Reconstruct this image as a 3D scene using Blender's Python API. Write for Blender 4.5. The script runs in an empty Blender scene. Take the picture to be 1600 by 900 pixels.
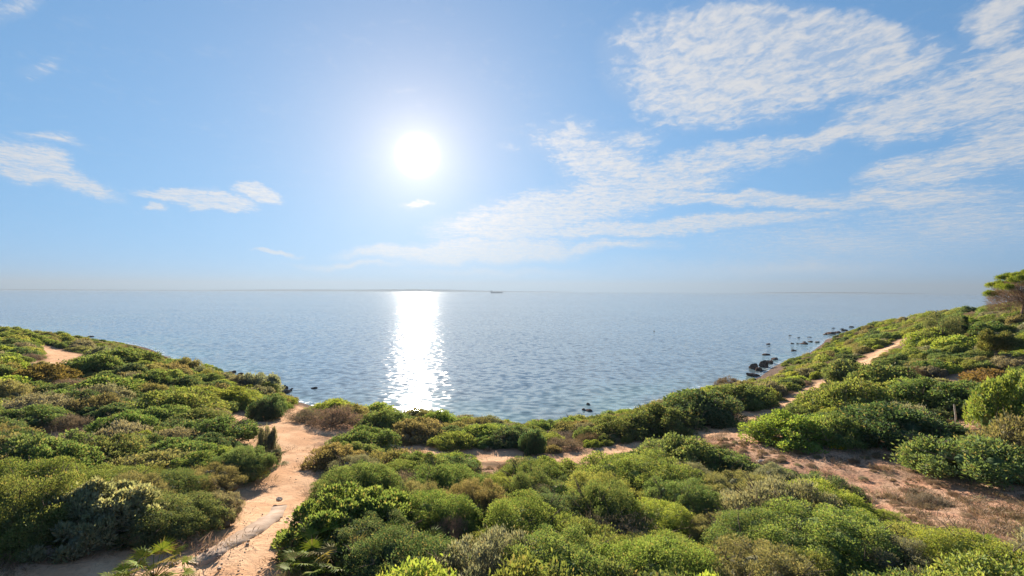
import bpy, math, random
import numpy as np
from mathutils import Vector, Matrix

# ------------------------------------------------------------------ camera, sky, sun, exposure
SC = bpy.context.scene
COL = SC.collection
R = math.radians
F = 750.0                      # focal length in pixels of a 1600 x 900 frame
CAM_Z = 15.0
PITCH = math.atan(5.0 / F)     # horizon sits a little under the middle
ROLL = -0.0040                 # horizon falls slightly to the right

cam_d = bpy.data.cameras.new('camera')
cam = bpy.data.objects.new('camera', cam_d)
COL.objects.link(cam)
cam_d.sensor_width = 36.0
cam_d.lens = F / 1600.0 * 36.0
cam_d.clip_start = 0.1
cam_d.clip_end = 120000.0
CAM_ROT = Matrix.Rotation(R(90) + PITCH, 3, 'X') @ Matrix.Rotation(-ROLL, 3, 'Z')
cam.matrix_world = Matrix.Translation((0, 0, CAM_Z)) @ CAM_ROT.to_4x4()
SC.camera = cam
CAMN = np.array(CAM_ROT)


def ray(px, py):
    v = CAM_ROT @ Vector(((px - 800.0) / F, (450.0 - py) / F, -1.0))
    return v.normalized()


def project(x, y, z):
    v = CAMN.T @ np.array([x, y, z - CAM_Z])
    return 800 + F * v[0] / -v[2], 450 - F * v[1] / -v[2]


SUN = ray(652, 243)
SUN_EL = math.asin(SUN.z)
SUN_AZ = math.atan2(SUN.x, SUN.y)

SC.view_settings.view_transform = 'Standard'
SC.view_settings.look = 'None'
SC.view_settings.gamma = 1.0
SC.view_settings.use_curve_mapping = False
SC.view_settings.exposure = 1.85

sun_d = bpy.data.lights.new('sun', 'SUN')
sun_d.energy = 5.0
sun_d.angle = R(0.5)
sun_d.color = (1.0, 0.9, 0.76)
sun = bpy.data.objects.new('sun', sun_d)
COL.objects.link(sun)
sun.rotation_euler = SUN.to_track_quat('Z', 'Y').to_euler()

CY = SC.cycles
CY.max_bounces = 6
CY.diffuse_bounces = 4
CY.glossy_bounces = 2
CY.transmission_bounces = 4
CY.transparent_max_bounces = 6
CY.volume_bounces = 0
CY.sample_clamp_indirect = 4.0
CY.use_denoising = True
CY.caustics_reflective = False
CY.caustics_refractive = False


class NT:
    """small helper round a node tree"""

    def __init__(self, tree):
        self.t = tree
        self.t.nodes.clear()

    def n(self, kind, **kw):
        nd = self.t.nodes.new(kind)
        for k, v in kw.items():
            if k.startswith('i_'):
                key = k[2:]
                key = int(key) if key.isdigit() else key.replace('_', ' ')
                self.put(nd.inputs[key], v)
            else:
                setattr(nd, k, v)
        return nd

    def put(self, sock, v):
        if isinstance(v, bpy.types.NodeSocket):
            self.t.links.new(v, sock)
        elif isinstance(v, bpy.types.Node):
            self.t.links.new(v.outputs[0], sock)
        else:
            sock.default_value = v

    def m(self, op, a, b=0.0, c=None, clamp=False):
        nd = self.t.nodes.new('ShaderNodeMath')
        nd.operation = op
        nd.use_clamp = clamp
        self.put(nd.inputs[0], a)
        self.put(nd.inputs[1], b)
        if c is not None:
            self.put(nd.inputs[2], c)
        return nd.outputs[0]

    def vm(self, op, a, b=None, out=0, scale=None):
        nd = self.t.nodes.new('ShaderNodeVectorMath')
        nd.operation = op
        self.put(nd.inputs[0], a)
        if b is not None:
            self.put(nd.inputs[1], b)
        if scale is not None:
            self.put(nd.inputs['Scale'], scale)
        return nd.outputs[out]

    def mix(self, fac, a, b, blend='MIX'):
        nd = self.t.nodes.new('ShaderNodeMix')
        nd.data_type = 'RGBA'
        nd.blend_type = blend
        self.put(nd.inputs[0], fac)
        for s, v in ((nd.inputs[6], a), (nd.inputs[7], b)):
            self.put(s, v if isinstance(v, (bpy.types.NodeSocket, bpy.types.Node)) or len(v) == 4 else (*v, 1.0))
        return nd.outputs[2]

    def ramp(self, fac, lo, hi, a=0.0, b=1.0, smooth=True):
        nd = self.t.nodes.new('ShaderNodeMapRange')
        nd.interpolation_type = 'SMOOTHSTEP' if smooth else 'LINEAR'
        self.put(nd.inputs[0], fac)
        nd.inputs[1].default_value = lo
        nd.inputs[2].default_value = hi
        nd.inputs[3].default_value = a
        nd.inputs[4].default_value = b
        return nd.outputs[0]

    def noise(self, vec, scale, detail=4.0, rough=0.55, dist=0.0, out=0):
        nd = self.t.nodes.new('ShaderNodeTexNoise')
        if vec is not None:
            self.put(nd.inputs['Vector'], vec)
        nd.inputs['Scale'].default_value = scale
        nd.inputs['Detail'].default_value = detail
        nd.inputs['Roughness'].default_value = rough
        nd.inputs['Distortion'].default_value = dist
        return nd.outputs[out]


def build_world():
    w = bpy.data.worlds.new('World')
    SC.world = w
    w.use_nodes = True
    w.cycles.sampling_method = 'MANUAL'
    w.cycles.sample_map_resolution = 512
    g = NT(w.node_tree)
    out = g.n('ShaderNodeOutputWorld')
    bg = g.n('ShaderNodeBackground')
    bg.inputs[1].default_value = 0.05
    g.t.links.new(bg.outputs[0], out.inputs[0])
    sky = g.n('ShaderNodeTexSky', sky_type='NISHITA', sun_disc=False)
    sky.sun_elevation = SUN_EL
    sky.sun_rotation = SUN_AZ
    sky.altitude = 10.0
    sky.air_density = 1.0
    sky.dust_density = 0.0
    sky.ozone_density = 2.2
    d = g.vm('NORMALIZE', g.n('ShaderNodeTexCoord').outputs['Generated'])
    sep = g.n('ShaderNodeSeparateXYZ', i_0=d)
    dx, dy, dz = sep.outputs
    lift = g.n('ShaderNodeCombineXYZ', i_0=dx, i_1=dy, i_2=g.m('ADD', g.m('MULTIPLY', g.m('MAXIMUM', dz, 0.0), 0.76), 0.24)).outputs[0]
    g.put(sky.inputs[0], g.vm('NORMALIZE', lift))
    # the sun's own disc and aureole, a function of the angle from the sun only
    cosa = g.vm('DOT_PRODUCT', d, tuple(SUN), out=1)
    ang = g.m('ARCCOSINE', g.m('MINIMUM', cosa, 0.999999))
    disc = g.m('ADD', g.m('MULTIPLY', g.ramp(ang, 0.014, 0.050, 1.0, 0.0), 5.5), g.m('MULTIPLY', g.m('EXPONENT', g.m('MULTIPLY', ang, -26.0)), 2.6))
    wide = g.m('MULTIPLY', g.m('EXPONENT', g.m('MULTIPLY', ang, -6.0)), 4.4)
    # cloud layer: noise on a flat layer overhead, cover laid out by direction
    zc = g.m('MAXIMUM', dz, 0.012)
    layer = g.n('ShaderNodeCombineXYZ', i_0=g.m('DIVIDE', dx, zc), i_1=g.m('DIVIDE', dy, zc), i_2=0.0).outputs[0]
    yc = g.m('MAXIMUM', dy, 0.02)
    uv = g.n('ShaderNodeCombineXYZ', i_0=g.m('DIVIDE', dx, yc), i_1=g.m('DIVIDE', dz, yc), i_2=0.0).outputs[0]
    wob = g.vm('SCALE', g.vm('SUBTRACT', g.noise(uv, 7.0, 5.0, 0.6, out=1), (0.5, 0.5, 0.5)), scale=0.17)
    wob = g.vm('MULTIPLY', wob, (1.0, 0.45, 0.0))
    uvw = g.vm('ADD', uv, wob)
    # px, py, rx, ry, tilt (deg, up to the right), strength
    E = [(1200, 82, 265, 90, -3, 1.6), (1120, 140, 150, 75, 5, 1.2), (1390, 90, 160, 60, -8, .6), (1020, 120, 80, 60, 10, .55),
         (1440, 165, 150, 52, 14, 1.0), (1580, 120, 170, 75, 20, 1.0), (1560, 30, 90, 50, 35, .75),
         (1490, 250, 170, 38, 14, .9), (1600, 215, 120, 60, 10, .8), (1390, 262, 70, 26, 16, .8),
         (1260, 212, 160, 17, 12, .85), (1120, 250, 180, 28, 7, .75), (950, 262, 120, 62, -24, .95), (890, 215, 90, 42, 0, .6),
         (985, 215, 60, 30, 0, .5), (1010, 285, 170, 34, 4, .8), (880, 325, 190, 44, 9, 1.0), (1150, 312, 320, 15, -2, 1.0), (1420, 305, 210, 28, 3, .7),
         (800, 352, 150, 34, 4, .95), (1060, 352, 330, 16, 4, .95), (760, 392, 190, 26, 2, .95), (640, 392, 150, 15, 1, .8), (560, 412, 150, 9, 0, .55), (760, 425, 260, 14, 0, .4),
         (930, 385, 160, 12, 4, .6), (1330, 380, 330, 60, 0, .42), (1500, 340, 260, 90, 0, .45), (1250, 420, 420, 40, 0, .45),
         (40, 262, 110, 38, -17, 1.1), (110, 290, 85, 20, -14, .95), (-80, 235, 120, 50, -10, .9), (80, 222, 80, 14, -10, .5),
         (300, 310, 110, 16, -7, 1.15), (400, 301, 58, 17, -6, 1.15), (232, 323, 28, 9, -5, .9), (345, 324, 70, 9, -2, .8),
         (646, 324, 26, 6, 4, .7), (430, 397, 48, 4.5, 0, .85), (20, 8, 90, 26, 20, .5), (60, 110, 60, 20, 20, .3), (640, 135, 40, 10, 5, .2), (790, 232, 30, 9, 0, .25)]
    acc = None
    for (px, py, rx, ry, tilt, s) in E:
        mp = g.n('ShaderNodeMapping', vector_type='TEXTURE')
        g.put(mp.inputs[0], uvw)
        mp.inputs[1].default_value = ((px - 800) / F, (455 - py) / F, 0)
        mp.inputs[2].default_value = (0, 0, R(tilt))
        mp.inputs[3].default_value = (rx * 1.10 / F, ry * 1.08 / F, 1)
        gr = g.n('ShaderNodeTexGradient', gradient_type='SPHERICAL', i_0=mp.outputs[0])
        v = g.m('MULTIPLY', gr.outputs[1], s * 1.15)
        if acc is None:
            acc = v
        else:
            nd = g.n('ShaderNodeMath', operation='SMOOTH_MAX')
            g.put(nd.inputs[0], acc)
            g.put(nd.inputs[1], v)
            nd.inputs[2].default_value = 0.12
            acc = nd.outputs[0]
    # the rest of the sky carries the same sort of broken cloud
    rest = g.m('MULTIPLY', g.ramp(g.noise(layer, 0.5, 3.0), 0.5, 0.7), 0.55)
    front = g.ramp(dy, 0.25, 0.5)
    cover = g.m('ADD', g.m('MULTIPLY', acc, front), g.m('MULTIPLY', rest, g.m('SUBTRACT', 1.0, front)))
    st = g.vm('MULTIPLY', layer, (1.0, 0.75, 1.0))
    cell = g.noise(st, 13.0, 5.0, 0.62, 0.6)
    fine = g.noise(st, 36.0, 3.0, 0.6, 0.3)
    big = g.noise(layer, 3.2, 4.0, 0.6, 0.3)
    tex = g.m('ADD', g.m('ADD', g.m('MULTIPLY', cell, 0.55), g.m('MULTIPLY', fine, 0.22)), g.m('MULTIPLY', big, 0.38))
    soft = g.m('MINIMUM', cover, 0.56)
    dens = g.m('ADD', g.m('MULTIPLY', soft, 1.75), g.m('MULTIPLY', g.m('SUBTRACT', tex, 0.60), 3.5))
    # thin veil plus the broken puffs
    puff = g.ramp(dens, 0.05, 1.40, 0.0, 0.88)
    veil = g.m('MULTIPLY', g.m('MINIMUM', cover, 1.0), 0.30)
    alpha = g.m('MAXIMUM', puff, veil)
    alpha = g.m('MULTIPLY', alpha, g.ramp(cover, 0.03, 0.22))
    alpha = g.m('MULTIPLY', alpha, g.ramp(dz, 0.0, 0.05))
    base = g.vm('MULTIPLY', sky.outputs[0], (1.0, 0.98, 1.0))
    # the photograph's long tonal shoulder: bright sky is held back
    base = g.vm('DIVIDE', g.vm('MULTIPLY', base, (0.80, 1.15, 1.36)), g.vm('ADD', g.vm('SCALE', base, scale=0.085), (1.0, 1.0, 1.0)))
    gl = g.vm('ADD', g.vm('SCALE', (1.0, 0.97, 0.90), scale=disc), g.vm('SCALE', (1.0, 0.66, 0.30), scale=wide))
    lit = g.vm('ADD', base, gl)
    csun = g.m('ADD', 3.9, g.m('MULTIPLY', g.m('EXPONENT', g.m('MULTIPLY', ang, -2.6)), 2.0))
    ccol = g.vm('ADD', g.vm('SCALE', (1.0, 0.99, 0.98), scale=csun), g.vm('SCALE', gl, scale=0.7))
    fin = g.mix(alpha, lit, ccol)
    g.put(bg.inputs[0], fin)


build_world()
rng = np.random.default_rng(7)
random.seed(7)


# ------------------------------------------------------------------ helpers
def tag(o, label=None, cat=None, group=None, kind=None):
    if label:
        o['label'] = label
    if cat:
        o['category'] = cat
    if group:
        o['group'] = group
    if kind:
        o['kind'] = kind
    return o


def link(name, me, parent=None, mat=None):
    o = bpy.data.objects.new(name, me)
    COL.objects.link(o)
    if mat is not None and me is not None and not me.materials:
        me.materials.append(mat)
    if parent is not None:
        o.parent = parent
    return o


def np_mesh(name, V, faces, attrs=None, smooth=False, face_attr=None):
    """V (n,3), faces (m,k) all of one size"""
    V = np.asarray(V, dtype=np.float32)
    faces = np.asarray(faces, dtype=np.int32)
    me = bpy.data.meshes.new(name)
    m, k = faces.shape
    me.vertices.add(len(V))
    me.vertices.foreach_set('co', V.ravel())
    me.loops.add(m * k)
    me.loops.foreach_set('vertex_index', faces.ravel())
    me.polygons.add(m)
    me.polygons.foreach_set('loop_start', np.arange(0, m * k, k, dtype=np.int32))
    if smooth:
        me.polygons.foreach_set('use_smooth', np.ones(m, dtype=bool))
    me.update(calc_edges=True)
    for nm, a in (attrs or {}).items():
        at_ = me.attributes.new(nm, 'FLOAT', 'POINT')
        at_.data.foreach_set('value', np.asarray(a, dtype=np.float32))
    for nm, a in (face_attr or {}).items():
        at_ = me.attributes.new(nm, 'FLOAT', 'FACE')
        at_.data.foreach_set('value', np.asarray(a, dtype=np.float32))
    return me


def vnoise(x, y, seed=0):
    """smooth value noise, 0..1"""
    x = np.asarray(x, dtype=np.float64)
    y = np.asarray(y, dtype=np.float64)
    xi = np.floor(x).astype(np.int64)
    yi = np.floor(y).astype(np.int64)
    fx = x - xi
    fy = y - yi
    fx = fx * fx * (3 - 2 * fx)
    fy = fy * fy * (3 - 2 * fy)

    def h(a, b):
        n = (a * 374761393 + b * 668265263 + seed * 1442695041) & 0x7fffffff
        n = ((n ^ (n >> 13)) * 1274126177) & 0x7fffffff
        n = n ^ (n >> 16)
        return (n & 0xffff) / 65535.0
    return (h(xi, yi) * (1 - fx) + h(xi + 1, yi) * fx) * (1 - fy) + (h(xi, yi + 1) * (1 - fx) + h(xi + 1, yi + 1) * fx) * fy


def fbm(x, y, seed=0, oct=4):
    s = 0
    a = 0.5
    for i in range(oct):
        s = s + a * vnoise(x * 2 ** i, y * 2 ** i, seed + i * 17)
        a *= 0.5
    return s / (1 - 0.5 ** oct)


# ------------------------------------------------------------------ terrain height
def plane_pt(px, py, z):
    v = ray(px, py)
    t = (z - CAM_Z) / v.z
    return (v.x * t, v.y * t, z)


CTRL = [plane_pt(*p) for p in [
    (450, 890, 8.5), (200, 885, 8.7), (0, 880, 8.8), (420, 800, 7.9), (440, 720, 6.9), (430, 662, 5.9), (560, 682, 5.5),
    (760, 714, 5.2), (960, 707, 5.2), (1150, 664, 5.0), (1220, 632, 4.7), (1350, 570, 5.6), (1410, 530, 7.0),
    (1450, 750, 6.8), (1590, 800, 7.2), (1250, 700, 6.0), (1490, 660, 6.8), (1510, 592, 7.0), (1590, 840, 7.5),
    (1400, 895, 8.0), (1100, 890, 8.0), (800, 895, 8.2), (1000, 790, 6.9), (660, 800, 7.4),
    (0, 720, 7.7), (100, 690, 7.3), (0, 620, 7.4), (100, 558, 6.8), (0, 560, 7.1), (200, 620, 6.4), (300, 600, 5.2),
    (0, 525, 6.0), (280, 575, 4.2), (380, 606, 3.0), (480, 652, 3.9), (700, 668, 3.5), (850, 676, 3.2),
    (930, 668, 3.0), (1000, 655, 3.0), (1100, 622, 2.6), (1200, 602, 1.6), (1268, 563, 2.2), (1338, 533, 3.0),
    (1400, 505, 6.0), (1460, 512, 7.6), (1500, 500, 9.4), (1550, 492, 11.0), (1580, 495, 11.6), (1600, 560, 8.6),
    # shore
    (60, 521, 0), (250, 553, 0), (395, 604, 0), (432, 620, 0), (520, 646, 0), (700, 668, 0), (850, 668, 0), (930, 655, 0),
    (1000, 640, 0), (1100, 605, 0), (1185, 590, 0), (1224, 566, 0), (1272, 547, 0), (1326, 525, 0), (1356, 516, 0)]]
CTRL += [(-20, -20, 9.4), (25, -20, 9.2), (0, 2, 9.0), (-45, 0, 9.8), (45, 0, 9.2), (70, 40, 9.5), (110, 60, 13.5), (150, 90, 12.5),
         (185, 130, 6), (150, 190, -2), (190, 190, -3), (200, 260, -5), (230, 150, 3), (250, 220, -4), (-90, 40, 10), (-150, 90, 9), (-220, 160, 6.5), (-235, 250, -1), (-160, 40, 13),
         (-80, 190, -4), (0, 120, -5), (60, 180, -5), (-30, 110, -4), (20, 90, -4), (130, 290, -5), (-160, 240, -4), (0, 300, -8), (-8, 75, -2.5), (150, 20, 15)]
CTRL += [plane_pt(*p) for p in [(1375, 505, -2.5), (1430, 493, -4), (1480, 484, -4), (1380, 499, -4), (1330, 508, -3), (1290, 522, -2.5), (1240, 545, -2.5), (1190, 570, -2), (30, 506, -2.5), (100, 516, -2.5), (200, 532, -2.5), (330, 565, -2), (480, 622, -2), (440, 606, -2)]]
CTRL = np.array(CTRL)


def tps_fit(P, lam):
    n = len(P)
    XY = P[:, :2] / 50.0
    d2 = ((XY[:, None] - XY[None]) ** 2).sum(-1)
    K = 0.5 * d2 * np.log(d2 + 1e-9) + np.eye(n) * lam
    Q = np.hstack([np.ones((n, 1)), XY])
    A = np.block([[K, Q], [Q.T, np.zeros((3, 3))]])
    return XY, np.linalg.solve(A, np.concatenate([P[:, 2], [0, 0, 0]]))


TX, TW = tps_fit(CTRL, 0.004)


def height(x, y):
    x = np.asarray(x, dtype=np.float64)
    y = np.asarray(y, dtype=np.float64)
    sh = x.shape
    xs = x.ravel() / 50.0
    ys = y.ravel() / 50.0
    z = TW[-3] + TW[-2] * xs + TW[-1] * ys
    for i in range(len(TX)):
        d2 = (xs - TX[i, 0]) ** 2 + (ys - TX[i, 1]) ** 2
        z += TW[i] * 0.5 * d2 * np.log(d2 + 1e-9)
    z = z.reshape(sh)
    z = z + (fbm(x / 7.0, y / 7.0, 3, 3) - 0.5) * 0.7 * np.clip(z / 2.0, 0, 1)
    return np.clip(z, -6, 22)


_ts = np.concatenate([np.arange(4, 60, 0.15), np.arange(60, 260, 0.5)])


def at(px, py):
    """the ground seen at a pixel of the photograph"""
    v = ray(px, py)
    X = v.x * _ts
    Y = v.y * _ts
    Z = CAM_Z + v.z * _ts
    H = np.maximum(height(X, Y), 0.0)
    hit = np.nonzero(Z < H)[0]
    i = hit[0] if len(hit) else len(_ts) - 1
    i = max(i, 1)
    a, b = Z[i - 1] - H[i - 1], Z[i] - H[i]
    t = _ts[i - 1] + (_ts[i] - _ts[i - 1]) * (a / (a - b) if a > b else 1.0)
    return np.array([v.x * t, v.y * t])


def polyline(pts):
    return np.array([at(*p) for p in pts])


def dist_poly(x, y, pl, w):
    """signed distance to a polyline of varying half width (negative inside)"""
    best = np.full(np.shape(x), 1e9)
    for i in range(len(pl) - 1):
        a, b = pl[i], pl[i + 1]
        ab = b - a
        L = (ab ** 2).sum() + 1e-9
        t = np.clip(((x - a[0]) * ab[0] + (y - a[1]) * ab[1]) / L, 0, 1)
        d = np.hypot(x - a[0] - t * ab[0], y - a[1] - t * ab[1]) - (w[i] + (w[i + 1] - w[i]) * t)
        best = np.minimum(best, d)
    return best


def in_poly(x, y, pl):
    """signed distance to a closed polygon (negative inside)"""
    inside = np.zeros(np.shape(x), dtype=bool)
    best = np.full(np.shape(x), 1e9)
    n = len(pl)
    for i in range(n):
        a, b = pl[i], pl[(i + 1) % n]
        ab = b - a
        L = (ab ** 2).sum() + 1e-9
        t = np.clip(((x - a[0]) * ab[0] + (y - a[1]) * ab[1]) / L, 0, 1)
        best = np.minimum(best, np.hypot(x - a[0] - t * ab[0], y - a[1] - t * ab[1]))
        c = ((a[1] > y) != (b[1] > y)) & (x < (b[0] - a[0]) * (y - a[1]) / (b[1] - a[1] + 1e-12) + a[0])
        inside ^= c
    return np.where(inside, -best, best)


PATHS = [
    (polyline([(310, 940), (352, 880), (393, 815), (424, 765), (442, 720), (436, 690), (428, 668)]), [1.9, 1.85, 1.75, 1.6, 1.7, 2.2, 2.8]),
    (polyline([(20, 920), (160, 895), (330, 885)]), [1.2, 1.2, 1.0]),
    (polyline([(388, 650), (432, 663), (495, 670), (570, 684), (650, 702), (760, 712), (860, 717), (955, 706), (1060, 684), (1150, 664), (1215, 634)]),
     [1.5, 3.0, 2.4, 1.35, 1.2, 1.2, 1.2, 1.3, 1.1, 1.3, 1.0]),
    (polyline([(1215, 634), (1285, 597), (1345, 572), (1365, 555), (1420, 529)]), [.55, .7, 1.2, .8, 1.6]),
    (polyline([(445, 655), (470, 640), (478, 634)]), [.5, .4, .3]),
    (polyline([(76, 543), (100, 553), (112, 572)]), [1.5, 2.2, 1.7]),
    (polyline([(285, 566), (290, 578), (303, 582)]), [.35, .35, .4]),
    (polyline([(1110, 672), (1190, 688), (1290, 686)]), [.35, .3, .25]),
    (polyline([(1530, 585), (1500, 597)]), [1.4, 1.3]),
]
BARE = [np.array([at(*p) for p in pl]) for pl in [
    [(1105, 690), (1190, 672), (1330, 694), (1430, 697), (1432, 742), (1520, 758), (1600, 745), (1690, 760), (1690, 860), (1600, 858), (1480, 842), (1400, 815), (1330, 785), (1240, 735), (1160, 712)],
    [(1440, 680), (1500, 655), (1545, 660), (1510, 690)],
    [(735, 730), (800, 728), (790, 752), (745, 762)],
    [(860, 722), (960, 716), (900, 742)],
    [(1115, 740), (1165, 735), (1180, 760), (1130, 765)],
    [(20, 670), (130, 660), (190, 672), (130, 692), (60, 690)],
    [(380, 740), (430, 700), (440, 740), (400, 800), (360, 830)],
    [(0, 868), (110, 855), (140, 880), (0, 905)],
    [(1180, 590), (1215, 572), (1225, 580), (1195, 602)],
]]
DRY = [np.array([at(*p) for p in pl]) for pl in [
    [(440, 650), (490, 640), (640, 660), (680, 695), (560, 690), (480, 668)],
    [(840, 690), (960, 680), (980, 700), (900, 712), (830, 712)],
    [(1380, 690), (1440, 680), (1450, 745), (1380, 735)],
    [(1040, 820), (1100, 815), (1130, 880), (1090, 890)],
    [(690, 820), (730, 810), (740, 860), (690, 870)],
    [(20, 560), (120, 580), (110, 610), (20, 610)],
]]


def path_d(x, y):
    d = np.full(np.shape(x), 1e9)
    for pl, w in PATHS:
        d = np.minimum(d, dist_poly(x, y, pl, w))
    return d


def bare_d(x, y):
    d = np.full(np.shape(x), 1e9)
    for pl in BARE:
        d = np.minimum(d, in_poly(x, y, pl))
    return d


def dry_d(x, y):
    d = np.full(np.shape(x), 1e9)
    for pl in DRY:
        d = np.minimum(d, in_poly(x, y, pl))
    return d


# ------------------------------------------------------------------ materials
def new_mat(name):
    m = bpy.data.materials.new(name)
    m.use_nodes = True
    return m, NT(m.node_tree)


def mat_soil():
    m, g = new_mat('soil')
    out = g.n('ShaderNodeOutputMaterial')
    b = g.n('ShaderNodeBsdfPrincipled')
    g.t.links.new(b.outputs[0], out.inputs[0])
    pos = g.n('ShaderNodeNewGeometry').outputs['Position']
    path = g.n('ShaderNodeAttribute', attribute_name='path').outputs['Fac']
    bare = g.n('ShaderNodeAttribute', attribute_name='bare').outputs['Fac']
    low = g.n('ShaderNodeAttribute', attribute_name='shore').outputs['Fac']
    n1 = g.noise(pos, 0.8, 5.0, 0.6)
    n2 = g.noise(pos, 6.0, 5.0, 0.65)
    n3 = g.noise(pos, 30.0, 3.0, 0.6)
    litter = g.mix(g.ramp(n2, 0.35, 0.65), (0.085, 0.062, 0.040), (0.15, 0.11, 0.07))
    red = g.mix(g.ramp(n1, 0.38, 0.62), (0.43, 0.235, 0.15), (0.44, 0.28, 0.185))
    red = g.mix(g.m('MULTIPLY', g.ramp(n2, 0.50, 0.62), 0.8), red, (0.15, 0.10, 0.075))
    sand = g.mix(g.ramp(n1, 0.36, 0.60), (0.58, 0.375, 0.235), (0.48, 0.285, 0.17))
    sand = g.mix(g.m('MULTIPLY', g.ramp(n2, 0.48, 0.70), 0.55), sand, (0.30, 0.195, 0.13))
    c = g.mix(bare, litter, red)
    c = g.mix(path, c, sand)
    c = g.mix(low, c, g.mix(g.ramp(n2, .4, .6), (0.06, 0.05, 0.045), (0.20, 0.14, 0.11)))
    c = g.mix(g.m('MULTIPLY', g.ramp(n3, 0.55, 0.75), 0.3), c, (0.12, 0.08, 0.06))
    g.put(b.inputs['Base Color'], c)
    b.inputs['Roughness'].default_value = 0.95
    b.inputs['Specular IOR Level'].default_value = 0.0
    bump = g.n('ShaderNodeBump')
    bump.inputs['Strength'].default_value = 0.9
    bump.inputs['Distance'].default_value = 0.05
    g.put(bump.inputs['Height'], g.m('ADD', n2, g.m('MULTIPLY', n3, 0.35)))
    g.put(b.inputs['Normal'], bump.outputs[0])
    return m


def mat_leaf(name, instancer=False, rough=0.55, gloss=0.008, trans=0.50, tint2=(1.22, 1.10, 0.50)):
    m, g = new_mat(name)
    out = g.n('ShaderNodeOutputMaterial')
    if instancer:
        base = g.n('ShaderNodeAttribute', attribute_name='tint', attribute_type='INSTANCER').outputs['Color']
    else:
        base = g.n('ShaderNodeObjectInfo').outputs['Color']
    v = g.n('ShaderNodeAttribute', attribute_name='var').outputs['Fac']
    hs = g.n('ShaderNodeHueSaturation')
    g.put(hs.inputs['Hue'], g.m('ADD', 0.5, g.m('MULTIPLY', g.m('SUBTRACT', v, 0.5), -0.055)))
    g.put(hs.inputs['Value'], g.m('ADD', 0.62, g.m('MULTIPLY', v, 0.76)))
    g.put(hs.inputs['Color'], base)
    col = g.mix(g.m('MULTIPLY', g.ramp(g.m('FRACT', g.m('MULTIPLY', v, 37.7)), 0.86, 0.90), 0.55), hs.outputs[0], (0.30, 0.22, 0.12))
    df = g.n('ShaderNodeBsdfDiffuse')
    g.put(df.inputs[0], col)
    tr = g.n('ShaderNodeBsdfTranslucent')
    g.put(tr.inputs[0], g.mix(1.0, col, tint2, 'MULTIPLY'))
    mx = g.n('ShaderNodeMixShader')
    mx.inputs[0].default_value = trans
    g.put(mx.inputs[1], df.outputs[0])
    g.put(mx.inputs[2], tr.outputs[0])
    gl = g.n('ShaderNodeBsdfGlossy')
    gl.inputs['Roughness'].default_value = rough
    gl.inputs['Color'].default_value = (0.9, 0.95, 0.9, 1)
    m2 = g.n('ShaderNodeMixShader')
    m2.inputs[0].default_value = gloss
    g.put(m2.inputs[1], mx.outputs[0])
    g.put(m2.inputs[2], gl.outputs[0])
    g.t.links.new(m2.outputs[0], out.inputs[0])
    return m


def mat_plain(name, a, b, scale=8.0, rough=0.9, bump=0.0):
    m, g = new_mat(name)
    out = g.n('ShaderNodeOutputMaterial')
    p = g.n('ShaderNodeBsdfPrincipled')
    g.t.links.new(p.outputs[0], out.inputs[0])
    co = g.n('ShaderNodeTexCoord').outputs['Object']
    n = g.noise(co, scale, 5.0, 0.6)
    g.put(p.inputs['Base Color'], g.mix(g.ramp(n, 0.35, 0.65), a, b))
    p.inputs['Roughness'].default_value = rough
    p.inputs['Specular IOR Level'].default_value = 0.0
    if bump:
        bp = g.n('ShaderNodeBump')
        bp.inputs['Strength'].default_value = 0.8
        bp.inputs['Distance'].default_value = bump
        g.put(bp.inputs['Height'], n)
        g.put(p.inputs['Normal'], bp.outputs[0])
    return m


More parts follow.
